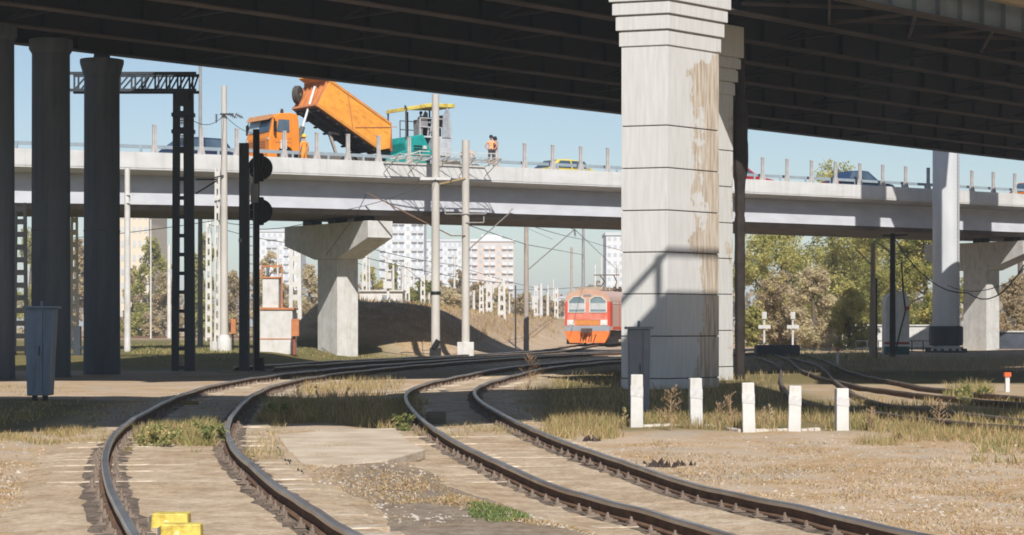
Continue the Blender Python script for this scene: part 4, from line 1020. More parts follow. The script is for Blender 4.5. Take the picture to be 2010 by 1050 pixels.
# bollards and the kerb between them
BP = [(1250, 735, 838), (1366, 742, 836), (1470, 751, 847), (1559, 757, 846), (1652, 762, 843)]
bl = ['first white bollard from the grey cabinet', 'second white bollard from the grey cabinet, before the tall dead weed', 'middle one of the five white bollards', 'fourth white bollard from the grey cabinet', 'last white bollard in the row, beside open weeds']
pr = None
BX = []
for (px, yt, yb), lb in zip(BP, bl):
    d = dg(yb, -.13); x = at(px, d); g = gz(x, d); d = dg(yb, g); x = at(px, d)
    h = zz(yt, d)-g; wd = 25*d/F; BX.append((x, d, g))
    b = MB(); b.prism([(x-wd/2, d-wd/2), (x+wd/2, d-wd/2), (x+wd/2, d+wd/2), (x-wd/2, d+wd/2)], g-.2, g+h, [(x-wd*.47, d-wd*.47), (x+wd*.47, d-wd*.47), (x+wd*.47, d+wd*.47), (x-wd*.47, d+wd*.47)])
    o = thing('bollard', lb, 'bollard', (x, d, g), 0, 'white concrete bollards')
    b.build('post', white_paint, o, bevel=.012)
    b = MB(); e = wd*.49; z0 = g+h*.60
    b.add([(x-e, d-e-.004, z0), (x+e, d-e-.004, z0-.03), (x+e, d-e-.004, z0+h*.17), (x-e, d-e-.004, z0+h*.2)], [(0, 1, 2, 3)])  # faint shade band on the bollard face, put in as grey colour
    b.build('shade_band', mat('shade_band_grey', (.45, .45, .45), (.62, .61, .6), scale=9), o); o.rotation_euler = (random.uniform(-.02, .02), random.uniform(-.022, .022), random.uniform(-.1, .1))
for i in range(4):
    (xa, da, ga), (xb, db, gb) = BX[i], BX[i+1]; b = MB()
    P = Vector((xa+.10, da+.03, ga)); Q = Vector((xb-.10, db+.03, gb)); k = 5 if i < 3 else 3
    if i == 3: Q = P.lerp(Q, .55)
    for j in range(k):
        A = P.lerp(Q, j/k); B_ = P.lerp(Q, (j+1)/k-.012); A.z += random.uniform(-.015, .01); B_.z += random.uniform(-.015, .01)
        b.beam(A, B_, .14, .09)
    tag(b.build('kerb_stone', mat('worn_kerb', (.60, .56, .49), (.40, .34, .27), scale=5, bump=.4), bevel=.025), ['worn white kerb between the first and second bollard', 'worn white kerb between the second and middle bollard', 'worn white kerb between the middle and fourth bollard', 'broken white kerb after the fourth bollard'][i], 'kerb', 'white kerb stones between the bollards')
# yellow box covers in the track
def ybox(px, yt, d, w, dep, h, label):
    x = at(px, d); g = gz(x, d); r = thing('track_box', label, 'track box', (x, d, g), 0)
    zt = zz(yt, d)
    b = MB(); b.prism([(x-w/2, d-dep/2), (x+w/2, d-dep/2), (x+w/2, d+dep/2), (x-w/2, d+dep/2)], g-.1, zt, [(x-w/2+.01, d-dep/2+.01), (x+w/2-.01, d-dep/2+.01), (x+w/2-.01, d+dep/2-.01), (x-w/2+.01, d+dep/2-.01)])
    b.build('cover', yellow, r, bevel=.012)
    b = MB(); b.box(x-w/2-.015, x-w/2+.005, d-dep/2+.02, d+dep/2-.02, g-.1, zt-.03); b.build('end_plate', chassis_m, r)
    b = MB(); b.lathe([(.022, -.02), (.022, 0)], (x-.02, d-dep/2, zt-.07), 10, 'Y'); b.build('bolt', mat('bolt_yellow', (.8, .7, .3)), r)
ybox(336, 1006, 16.4, .31, .2, .26, 'yellow track box cover standing behind the other one')
ybox(357, 1027, 15.4, .32, .16, .22, 'yellow track box cover cut by the bottom picture edge')
for (px, y, lb) in ((1290, 868, ''),):
    pass
# small dark metal junction between the rails
b = MB(); x, d = at(855, 35.5), 35.5; b.box(x-.16, x+.18, d-.2, d+.2, -.25, .14); tag(b.build('rail_box', mat('dull_box', (.12, .11, .08)), bevel=.02), 'small dull box between the rails in the shade', 'track box')
b = MB(); x, d = at(372, 41), 41; b.box(x-.17, x+.17, d-.1, d+.1, -.1, .12); tag(b.build('rail_box', mat('dull_box2', (.20, .14, .05)), bevel=.02), 'small ochre box lying between the far curved rails in the shade', 'track box')
# broken concrete slab with a black gap beside the left track
def shard(b, x, y, z, q):
    p = [(x+random.uniform(-1, 1)*q, y+random.uniform(-1, 1)*q*1.4, z-.01+random.uniform(0, .3)*q) for _ in range(4)]+[(x+random.uniform(-.6, .6)*q, y+random.uniform(-.6, .6)*q, z+random.uniform(.5, 1.5)*q)]
    b.add(p, [(0, 1, 4), (1, 2, 4), (2, 3, 4), (3, 0, 4), (0, 2, 1), (0, 3, 2)])
def slab():
    P = [(545, 856), (640, 846), (775, 842), (800, 866), (835, 884), (760, 905), (640, 918), (590, 910), (560, 880)]
    pts = [(at(px, dg(y)), dg(y)) for px, y in P]
    b = MB(); zs_ = max(gz(*p) for p in pts)
    b.prism(pts, zs_-.12, zs_+.012); speckle(mat('slab_concrete', (0, 0, 0)), 9, .38, .56, (.62, .55, .47)) if False else None
    tag(b.build('concrete_slab', mat('slab_concrete', (.44, .35, .255), (.60, .51, .40), scale=1.6, bump=.5, bscale=14), bevel=.015), 'cracked flat concrete slab lying between the two curved tracks', 'slab')
    b = MB()
    line = [(540, 876), (547, 888), (556, 902), (566, 912), (577, 922), (598, 934)]
    for k in range(60):
        i = random.randrange(5); t = random.random(); px = line[i][0]*(1-t)+line[i+1][0]*t+random.uniform(-3, 4); y = line[i][1]*(1-t)+line[i+1][1]*t+random.uniform(-2, 2)
        if mnoise.noise((px*.13, 3, 1)) < -.1: continue
        d = dg(y); X = at(px, d); shard(b, X, d, gz(X, d), random.uniform(.015, .05))
    tag(b.build('rubble', black_m), 'black crumbled rubble at the broken edge of the concrete slab', 'rubble')
slab()
def clod(px, y, s, label, n=5, spread=.2):
    d = dg(y, -.1); X = at(px, d); b = MB()
    for k in range(n):
        a = random.random()*6.28; rr = random.random()*spread; q = s*random.uniform(.5, 1)
        for j in range(5): shard(b, X+rr*math.cos(a)*1.7+random.uniform(-.05, .05), d+rr*math.sin(a)+random.uniform(-.08, .08), gz(X, d), q*random.uniform(.5, 1.1))
    tag(b.build('debris', mat('charred', (.035, .025, .022), (.07, .05, .04), scale=12)), label, 'debris')
clod(1302, 906, .09, 'dark charred debris lying behind the rusty rail below the bollards', 14, .38)
clod(1162, 862, .08, 'small dark lump beside the rail near the grey cabinet', 4, .06)
clod(1745, 858, .10, 'small dark clod past the end of the white kerb', 3, .12)
bpy.data.objects[-1] if False else None
# grey slab / boxes, marker posts
def marker(px, yt, yb, d, cap_m, label, w=.10, m=white_paint):
    x = at(px, d); zb = min(zz(yb, d), gz(x, d)); r = thing('marker_post', label, 'marker post', (x, d, zb))
    b = MB(); b.beam((x, d, zb-.1), (x, d, zz(yt, d)-.1), w); b.build('post', m, r)
    b = MB(); b.box(x-w*.8, x+w*.8, d-w*.8, d+w*.8, zz(yt, d)-.1, zz(yt, d)); b.build('cap', cap_m, r)
cap_or = mat('signal_orange', (.75, .12, .04))
marker(1977, 731, 772, 50, cap_or, 'white marker post with orange tip at the edge of the siding')
marker(1644, 684, 716, 82, cap_or, 'white marker post with orange tip before the weathered wooden pole')
def cross_sign(px, d, label):
    x = at(px, d); g = gz(x, d); r = thing('track_sign', label, 'track sign', (x, d, g), 0, 'white cross-shaped track signs')
    b = MB(); b.beam((x, d, g), (x, d, zz(612, d)), .13); b.build('post', white_paint, r)
    b = MB(); b.box(x-.42, x+.42, d-.16, d-.09, zz(645, d), zz(638, d)); b.build('board', white_paint, r); b = MB(); b.box(x-.16, x+.16, d-.14, d-.09, zz(626, d), zz(612, d)); b.build('board', white_paint, r)
cross_sign(1500, 142, 'white cross-shaped sign next to the half hidden pillar'); cross_sign(1556, 144, 'white cross-shaped sign in front of the brown bushes')
b = MB(); x, d = at(1525, 104), 104.; b.box(x-1.1, x+1.1, d-.6, d+.6, gz(x, d), zz(677, d)); tag(b.build('concrete_box', navy_m, bevel=.05), 'low dark trackside box in front of the cross-shaped signs', 'box')
# wooden and dark poles on the right
d = 100.; x = at(1712, d); r = thing('wooden_pole', 'weathered wooden pole with a strut before the yellow trees', 'pole', (x, d, gz(x, d)))
b = MB(); b.tube([(x, d, -.2), (x+.05, d, zz(476, d))], [.17, .11], 10); b.build('pole', wood_m, r, smooth=True)
b = MB(); b.beam((x-.05, d, zz(520, d)), (x-.85, d, zz(486, d)), .06); b.build('strut', wood_m, r)
b = MB(); b.beam((x+.2, d+.2, -.2), (x+.2, d+.2, zz(545, d)), .16); b.build('stub_post', navy_m, r)
d = 104.; x = at(1752, d); r = thing('utility_pole', 'dark utility pole with crossarm and hanging cable in front of the white booth', 'pole', (x, d, gz(x, d)))
b = MB(); b.tube([(x, d, -.2), (x, d, zz(458, d))], [.17, .13], 10); b.build('pole', black_m, r, smooth=True)
b = MB(); b.beam((x-.5, d, zz(463, d)), (x+.75, d, zz(461, d)), .09); b.build('crossarm', black_m, r)
b = MB(); b.tube([(x+.15, d-.2, zz(520, d)), (x+.42, d-.2, zz(515, d)), (x+.5, d-.2, zz(570, d)), (x+.62, d-.2, zz(610, d)), (x+.35, d-.2, zz(650, d)), (x+.12, d-.2, zz(690, d))], .045, 6); b.build('cable', black_m, r, smooth=True)

# ------------------------------------------------------------------ the train
def train():
    d0 = 149.0; P = Vector((X3(d0), d0, 0)); hd = math.atan2(16.0, 4.6)      # heading of the cars away from the camera
    root = thing('electric_train', 'red and orange electric train approaching on the far track', 'train', (P.x, P.y, gz(P.x, P.y)+.2), hd-math.pi/2)
    hw = 1.68; ORGm = ORG[root.name]
    prof = [(-hw, 1.05), (-hw, 3.1), (-hw*.98, 3.42), (-hw*.86, 3.70), (-hw*.62, 3.90), (-hw*.3, 4.02), (0, 4.06), (hw*.3, 4.02), (hw*.62, 3.90), (hw*.86, 3.70), (hw*.98, 3.42), (hw, 3.1), (hw, 1.05)]
    def carbody(y0, y1, nm):
        b = MB(); Mx = Matrix.Identity(4)
        b.side(prof, y0, y1); return b.build(nm, train_side, root, world=False, smooth=True)
    body = carbody(.06, 19.6, 'body'); body2 = carbody(20.6, 40, 'second_car')
    f = MB(); f.side([(x*1.0, z) for x, z in prof if z < 3.2]+[], 0, .058)
    f2 = MB(); top = [(-hw, 3.08)]+[p for p in prof if p[1] > 3.1]+[(hw, 3.08)]
    f3 = MB(); f3.side([(-hw, 1.36), (-hw, 3.08), (hw, 3.08), (hw, 1.36)], -.02, .058); face = f3.build('front_panel', train_pink, root, world=False)
    f2.side(top, -.022, .058); f2.build('front_crown', mat('crown_cream', (.52, .36, .27), (.48, .28, .20), scale=1.5), root, world=False)
    b = MB()
    for sx in (-1, 1): b.side([(sx*hw*1.005, 1.36), (sx*hw*1.005, 3.1), (sx*(hw-.16), 3.2), (sx*(hw-.16), 1.36)], -.045, .9)
    b.build('corner_panel', train_red, root, world=False)
    b = MB(); b.box(-.90, .88, -.05, -.021, 1.42, 1.78); b.build('orange_band', mat('band_orange', (.66, .25, .06), (.5, .2, .06)), face, world=False)
    b = MB(); b.box(-1.5, 1.5, -.04, -.021, 1.80, 2.28); b.build('red_band', mat('faded_red', (.60, .13, .08), (.62, .26, .19), scale=1.5), face, world=False)
    for sx in (-1, 1):
        b = MB(); c = sx*.80; ww = .62
        pts = [(c-ww, 2.36), (c+ww, 2.36), (c+ww, 3.30-(0.0 if sx < 0 else .14)), (c+ww*.4, 3.52-(0 if sx < 0 else .03)), (c-ww*.4, 3.52-(.03 if sx < 0 else 0)), (c-ww, 3.30-(.14 if sx < 0 else 0))]
        b.side(pts, -.035, -.0205); w_ = b.build('windscreen', train_glass, root, world=False)
        b = MB(); b.side([(c-ww*.93, 2.56), (c+ww*.93, 2.56), (c+ww*.93, 3.02), (c-ww*.93, 3.02)], -.041, -.0355); b.build('sun_blind', blind_m, w_, world=False)
        b = MB()
        for k in range(6):
            p, q = Vector((pts[k][0], -.045, pts[k][1])), Vector((pts[(k+1) % 6][0], -.045, pts[(k+1) % 6][1])); b.beam(p, q, .07, .05)
        b.build('frame', train_white, w_, world=False)
        b = MB(); b.box(sx*1.25-.26, sx*1.25+.26, -.08, -.046, 1.40, 1.80); hl = b.build('headlight', train_white, root, world=False)
        b = MB(); b.lathe([(.14, -.11), (.14, -.081)], (sx*1.25, 0, 1.6), 14, 'Y'); b.build('lens', mat('lens', (.7, .7, .68), rough=.2), hl, world=False)
    b = MB(); b.box(-.28, .28, -.05, -.0225, 3.52, 3.66); b.build('route_sign', mat('sign_grey', (.25, .25, .26)), root, world=False)
    b = MB(); b.box(-hw*1.0, hw*1.0, -.12, .05, .98, 1.358); b.build('buffer_beam', train_grey, root, world=False, bevel=.02)
    b = MB(); b.box(-.38, .38, -.45, -.121, .85, 1.18); b.box(-.16, .16, -.7, -.451, .88, 1.12); b.build('coupler', mat('coupler', (.10, .07, .06)), root, world=False)
    b = MB(); b.side([(-hw, .979), (hw, .979), (hw*.93, .55), (hw*.78, .12), (-hw*.78, .12), (-hw*.93, .55)], -.16, .25); b.build('snow_plough', train_orange, root, world=False)
    b = MB()
    for k in range(6): b.beam((-.5+.2*k, -.17, .2), (-.42+.2*k+.1*(k % 2), -.17, .75), .05)
    b.build('hoses', black_m, root, world=False)
    for y in (2.4, 5.0, 15.0, 17.4, 23, 25.4):
        for sx in (-1, 1):
            b = MB(); b.lathe([(.48, -.07), (.48, .07)], (sx*.78, y, .48), 20, 'X'); b.build('wheel', black_m, root, world=False)
    b = MB()
    for y in (1.2, 13.8, 21.8): b.box(-1.35, 1.35, y, y+4.9, .35, .95)
    b.box(-1.5, 1.5, 6.8, 13, .4, 1.0); b.box(-1.64, -1.1, .26, 3, .02, .62); b.box(1.1, 1.64, .26, 3, .02, .62); b.build('bogie', black_m, root, world=False)
    b = MB()
    for y in (3.0, 4.4, 12.6, 22.5):
        b.box(hw, hw+.025, y, y+.14, 1.1, 3.2); b.box(hw, hw+.025, y+.9, y+1.04, 1.1, 3.2)
    b.box(hw, hw+.02, .95, 19.5, 1.06, 1.3); b.build('door_stripe', train_red, root, world=False)
    for k in range(7):
        b = MB(); b.box(hw, hw+.02, 5.6+k*.98, 6.35+k*.98, 2.2, 2.95); b.build('side_window', glass_m, root, world=False)
    b = MB(); b.box(hw, hw+.022, 1.0, 19.5, 2.98, 3.05); b.build('side_line', train_white, root, world=False)
    b = MB()
    for y in (1.0, 2.2, 3.4): b.box(-.9, .9, y, y+.8, 4.0, 4.22)
    b.build('roof_box', mat('roof_tan', (.40, .33, .25), (.3, .24, .18)), root, world=False)
    b = MB(); 
    for sx in (-.6, .6):
        b.beam((sx, 6, 4.15), (sx*.8, 7.4, 4.75), .06); b.beam((sx*.8, 7.4, 4.75), (sx*.9, 6.1, 5.2), .05)
    b.beam((-1.0, 6.1, 5.22), (1.0, 6.1, 5.22), .08); b.box(-.8, .8, 5.6, 8.2, 4.05, 4.2)
    for k in range(6): b.box(.3+.2*k, .4+.2*k, 7+.8*k, 7.6+.8*k, 3.9, 4.35)
    b.build('pantograph', mat('roof_rust', (.16, .10, .07), (.10, .07, .05)), root, world=False)
train()

# ------------------------------------------------------------------ small trackside buildings
d = 91.; x = at(542, d); g = gz(x, d)-.1
r = thing('signal_booth', 'white block booth with a narrower upper cabin and orange roof rail', 'booth', (x, d, g))
b = MB(); b.box(at(510, d), at(574, d), d, d+1.8, g, zz(608, d)); b.build('base_block', white_paint, r, bevel=.03)
b = MB(); b.box(at(508, d), at(577, d), d-.06, d+1.86, zz(608, d)+.001, zz(604, d)); b.box(at(509, d), at(575, d), d-.02, d+1.83, zz(666, d), zz(664, d)); b.build('ledge', rust_orange, r)
b = MB(); b.box(at(514, d), at(546, d), d+.2, d+1.3, zz(604, d)+.001, zz(546, d)); b.build('upper_cabin', white_paint, r, bevel=.02)
b = MB(); b.box(at(512, d), at(548, d), d+.15, d+1.35, zz(546, d)+.001, zz(543, d)); b.build('cabin_roof', rust_orange, r)
b = MB()
for px in (512, 552): b.beam((at(px, d), d+.3, zz(546 if px < 520 else 604, d)), (at(px, d), d+.3, zz(522, d)), .06)
b.beam((at(512, d), d+.3, zz(522, d)), (at(552, d), d+.3, zz(522, d)), .07); b.build('roof_rail', rust_orange, r)
b = MB(); x2 = at(580, d-1); z1 = zz(660, d-1); b.box(x2-.17, x2+.17, d-1.2, d-.8, z1, zz(626, d-1)); o = thing('orange_box', 'orange equipment box on a red post beside the white booth', 'box', (x2, d-1, g)); b.build('box', rust_orange, o, bevel=.02)
b = MB(); b.beam((x2-.05, d-1, g), (x2-.05, d-1, z1), .10); b.build('post', mat('red_post', (.35, .08, .05)), o)
d = 103.; x = at(458, d-8); b = MB(); o = thing('lamp_box', 'small orange lamp box beside the red banded mast', 'lamp box', (x, d-8, gz(x, d-8)))
b.box(x-.1, x+.12, d-8.1, d-7.9, zz(655, 95), zz(626, 95)); b.build('housing', rust_orange, o); b = MB(); b.beam((x-.02, d-8, .3), (x-.02, d-8, zz(655, 95)), .08); b.build('post', black_m, o)
d = 128.; r = thing('white_hut', 'low white trackside hut on top of the embankment', 'hut', (at(745, d), d, 2.7))
b = MB(); b.box(at(706, d), at(790, d), d, d+3, 2.2, zz(572, d)); b.build('wall', white_paint, r); b = MB(); b.box(at(704, d), at(792, d), d-.15, d+3.15, zz(572, d)+.001, zz(569, d)); b.build('roof', concrete, r)
b = MB(); b.box(at(750, d), at(766, d), d-.03, d, zz(590, d), zz(579, d)); b.build('window', train_grey, r)
d = 124.; r = thing('white_marker', 'white stacked signal marker standing by the embankment hut', 'marker', (at(762, d), d, gz(at(762, d), d)))
b = MB(); x = at(762, d); b.beam((x, d, 2.2), (x, d, zz(538, d)), .15); b.build('post', white_paint, r); b = MB(); b.box(x-.2, x+.2, d-.2, d+.2, zz(548, d), zz(535, d)); b.box(x-.28, x+.28, d-.24, d+.2, zz(566, d), zz(552, d)); b.build('head', white_paint, r)
d = 112.; x = at(1762, d); r = thing('arched_booth', 'white round-topped booth with a red stripe behind the dark utility pole', 'booth', (x, d, gz(x, d)))
w_ = 46*d/F; zt = zz(573, d); b = MB(); cpts = [(x-w_/2, -.1), (x-w_/2, zt-w_/2*.8)]+[(x-w_/2*math.cos(a), zt-w_/2*.8+w_/2*.8*math.sin(a)) for a in np.linspace(.25, math.pi-.25, 9)]+[(x+w_/2, zt-w_/2*.8), (x+w_/2, -.1)]
b.side(cpts, d, d+1.2); b.build('shell', white_paint, r, smooth=True)
b = MB(); b.box(x-w_/2-.004, x+w_/2+.004, d-.012, d+.6, zz(676, d), zz(671, d)); b.build('red_stripe', mat('dull_red', (.35, .06, .06)), r)
b = MB(); b.box(x-w_/2-.004, x+w_/2+.004, d-.01, d+.6, zz(700, d), zz(680, d)); b.build('base_band', mat('teal_dark', (.03, .09, .10)), r)
b = MB(); b.lathe([(.12, -.06), (.12, 0)], (x+w_/2-.1, d, zz(605, d)), 12, 'Y'); b.build('red_lamp', mat('dull_red', (.35, .06, .06)), r)
d = 150.; r = thing('white_wall', 'long white wall behind the bolted steel column', 'wall', (at(1800, d), d, 0))
b = MB(); b.box(at(1660, d), at(1838, d), d, d+.4, -.2, zz(640, d)); b.build('panel', white_paint, r); b = MB(); b.box(at(1658, d), at(1840, d), d-.1, d+.5, zz(640, d)+.001, zz(637, d)); b.build('coping', concrete, r)
d = 126.; r = thing('fence', 'dark low fence behind the dark utility pole', 'fence', (at(1760, d), d, 0)); b = MB()
for px in range(1680, 1850, 22): b.beam((at(px, d), d, -.1), (at(px, d), d, zz(668, d)), .06)
for y in (669, 683): b.beam((at(1680, d), d, zz(y, d)), (at(1850, d), d, zz(y, d)), .05)
b.build('rails', navy_m, r)
d = 138.; r = thing('dark_wall', 'dark painted wall beyond the white pier', 'wall', (at(1995, d), d, 0))
b = MB(); b.box(at(1962, d), at(2080, d), d, d+.5, -.2, zz(652, d)); b.build('panel', mat('wall_navy', (.035, .045, .06), (.09, .10, .13), scale=.8), r)
b = MB(); b.box(at(1960, d), at(2080, d), d-.1, d+.6, zz(652, d)+.001, zz(649, d)); b.build('coping', concrete, r)

# ------------------------------------------------------------------ far masts on the bank
far = [(410, 430, 150, .50), (580, 470, 128, .85), (716, 500, 135, .40), (800, 515, 170, .42), (830, 540, 190, .5), (945, 560, 150, .38), (985, 548, 155, .62), (1052, 560, 210, .45), (1092, 565, 230, .5), (960, 540, 175, .6)]
fl = ['pale perforated mast between the gantry mast and the red banded mast', 'broad perforated white mast standing right behind the white booth', 'perforated white mast just beside the hammerhead pier on the bank', 'first perforated mast past the embankment hut', 'second perforated mast past the embankment hut', 'thin perforated mast right of the white block foundation', 'broad perforated mast under the pinkish apartment tower', 'perforated far mast right of the thin leaning post', 'farthest perforated mast near the red train', 'perforated mast behind the thin one beneath the pinkish tower']
for (px, yt, d, w), lb in zip(far, fl): lattice(px, yt, d, w, lb, step=.8, leg=w*.28)
r, x, d, zt, w = mast(1033, 437, 128, .36, 'brownish concrete mast with a long stay tube left of the red train', m=mat('brown_mast', (.42, .36, .31), (.33, .28, .24), scale=2), taper=.75, zg=.2)
b = MB(); b.beam((x+.1, d, zz(530, d)), (at(1128, d), d, zz(450, d)), .07); b.beam((x, d, zz(447, d)), (at(1085, d), d, zz(470, d)), .03); b.build('stay_tube', mat('tube_grey', (.22, .21, .2)), r)
insulator(r, (at(1128, d), d, zz(452, d)), 4, .10, (.1, 0, -1))
mast(1145, 437, 200, .42, 'tall dark mast rising behind the roof of the red train', m=mat('pole_grey', (.30, .30, .30)), taper=.6)
mast(1122, 485, 230, .32, 'short mast left of the dark one behind the train', m=mat('brown_mast', (.42, .36, .31)))
mast(790, 515, 150, .30, 'slim plain white mast beside the embankment hut', m=white_paint)
mast(1062, 556, 215, .42, 'plain white mast close behind the brownish mast', m=white_paint)
mast(1012, 560, 120, .10, 'thin leaning white post on the bank', m=white_paint, group=None, name='thin_post', zg=.1)
mast(1212, 520, 190, .3, 'far mast half hidden by the peeling pillar', m=mast_far)
mast(296, 430, 200, .16, 'very thin white post in front of the beige house', m=white_paint, group=None, name='thin_post')
for k, (px, yt, d, w_) in enumerate([(725, 480, 180, .2), (760, 500, 200, .2), (772, 520, 190, .25), (812, 530, 220, .3), (842, 520, 210, .25), (892, 500, 200, .22), (930, 570, 190, .3), (968, 560, 230, .3), (1000, 575, 220, .22), (1046, 580, 260, .4), (1075, 560, 250, .4), (1086, 548, 270, .25), (1168, 520, 260, .3), (1180, 500, 240, .25), (700, 470, 170, .25), (655, 470, 210, .25), (430, 440, 160, .2), (212, 470, 200, .3), (545, 480, 190, .22), (1205, 560, 240, .3)]):
    mast(px, yt, d, w_, 'thin far pole among the bushes and masts beyond the viaduct', m=mast_far if k % 3 else white_paint, group='thin far poles beyond the viaduct', name='far_pole')
# overhead wires
def wire(pts, label, r=.014, sag=.0):
    P = [Vector((at(px, d), d, zz(y, d))) for px, y, d in pts]; out = []
    for A, B_ in zip(P[:-1], P[1:]):
        for k in range(8):
            t = k/8; q = A.lerp(B_, t); q.z -= sag*4*t*(1-t); out.append(q)
    out.append(P[-1]); b = MB(); b.tube(out, r, 5)
    tag(b.build('overhead_wire', mat('wire_dark', (.07, .065, .06))), label, 'wire', 'overhead wires')
wire([(376, 235, 73), (440, 225, 92), (520, 262, 92)], 'drooping wire between the gantry mast and the red banded mast', sag=.3)
wire([(855, 352, 99), (660, 415, 85), (503, 450, 72)], 'wire running from the white crossbar toward the black signal', sag=.2)
wire([(914, 440, 100.5), (1033, 480, 128), (1145, 500, 200)], 'contact wire from the block-footed mast past the brownish mast', .022)
wire([(914, 430, 100.5), (1100, 412, 116), (1250, 436, 130)], 'wire passing just below the viaduct soffit', .018, .15)
wire([(1000, 418, 100.5), (1128, 450, 128), (1212, 530, 190)], 'upper wire over the red train', .02)
wire([(720, 380, 93), (700, 420, 95), (640, 500, 100)], 'short jumper wire by the hammerhead pier', .016)
wire([(855, 575, 99), (790, 520, 150), (745, 500, 180)], 'wire over the embankment hut', .016)
wire([(1752, 463, 104), (1900, 575, 96), (2010, 520, 92)], 'cable sagging past the bolted steel column', .03, .8)
wire([(1860, 560, 119), (1960, 562, 105), (2030, 500, 100)], 'second cable sagging in front of the far pier', .025, .3)
wire([(655, 500, 210), (812, 545, 220), (968, 568, 230), (1180, 560, 240)], 'long faint wire over the bank bushes', .03, .2)
wire([(700, 480, 170), (892, 520, 200), (1075, 570, 250)], 'faint wire dipping across the pinkish tower', .03, .2)
wire([(410, 440, 150), (580, 478, 128), (716, 505, 135), (985, 555, 155)], 'wire linking the perforated masts', .025, .2)
wire([(1033, 440, 128), (1145, 470, 200), (1260, 500, 200)], 'thin wire from the top of the brownish mast', .025, .1)
wire([(100, 470, 110), (427, 432, 93), (503, 440, 90)], 'wire below the viaduct left of the black signal', .018, .1)

# ------------------------------------------------------------------ pale air over the whole yard
hz = MB(); hz.box(-2700, 2700, -60, 5200, -4, 42)
hm = bpy.data.materials.new('pale_air'); hm.use_nodes = True; hn = hm.node_tree; hn.nodes.remove(hn.nodes['Principled BSDF'])
pv = hn.nodes.new('ShaderNodeVolumePrincipled'); pv.inputs['Color'].default_value = (.86, .93, 1, 1); pv.inputs['Density'].default_value = .0005
hn.links.new(pv.outputs[0], hn.nodes['Material Output'].inputs['Volume'])
hz.build('haze', hm, kind='stuff')

# ------------------------------------------------------------------ far apartment blocks
def block(px0, px1, yt, d, label, m, m2, floors, bays, depth=16, balconies=True, top=None, name='apartment_block'):
    x0, x1 = at(px0, d), at(px1, d); zt = zz(yt, d); r = thing(name, label, 'apartment block', ((x0+x1)/2, d, 0))
    b = MB(); b.box(x0, x1, d, d+depth, -1, zt); b.build('wall', m, r)
    b = MB(); b.box(x0-.3, x1+.3, d-.3, d+depth+.3, zt+.001, zt+.7)
    if top: b.box(at(top[0], d), at(top[1], d), d+2, d+depth-2, zt+.7, zz(top[2], d))
    b.build('roof', m2, r)
    fh = zt/floors; bw = (x1-x0)/bays
    wm = mat('far_window', (.40, .43, .46), (.50, .52, .54), rough=.3, scale=.15)
    bal = MB(); win = MB()
    for f in range(floors):
        for k in range(bays):
            a = x0+k*bw; z = f*fh
            win.box(a+bw*.25, a+bw*.75, d-.05, d-.002, z+fh*.35, z+fh*.8)
            if balconies and (k % 3 != 1): bal.box(a+bw*.08, a+bw*.92, d-.6, d-.052, z+fh*.05, z+fh*.42)
    w = win.build('windows', wm, r); w['kind'] = 'stuff'
    if bal.v: q = bal.build('balconies', m2, r); q['kind'] = 'stuff'
bw1 = mat('block_white', (.66, .67, .67), (.58, .59, .6)); bw2 = mat('block_grey', (.55, .57, .58), (.5, .52, .54)); bpk = mat('block_pink', (.60, .50, .43), (.56, .47, .41)); bcr = mat('block_cream', (.62, .54, .42), (.56, .5, .4))
block(745, 832, 424, 520, 'tall white apartment tower behind the hammerhead pier', bw1, bw2, 13, 7)
block(832, 926, 474, 640, 'long pale apartment block between the two tall concrete masts', bw1, bw2, 11, 10)
block(926, 1008, 474, 560, 'pinkish apartment tower with a raised roof block', bpk, bw1, 11, 7, top=(945, 985, 460))
block(1190, 1260, 462, 480, 'white apartment tower half hidden behind the peeling pillar', bw1, bw2, 12, 6, balconies=False)
block(235, 292, 412, 300, 'cream apartment block seen behind the slim white mast', bcr, bw2, 9, 5, balconies=False)
block(1040, 1130, 585, 900, 'low far grey block above the red train', bw2, bw2, 8, 9, balconies=False)
block(500, 590, 455, 620, 'pale apartment block behind the bare twigs', bw1, bw2, 12, 8)

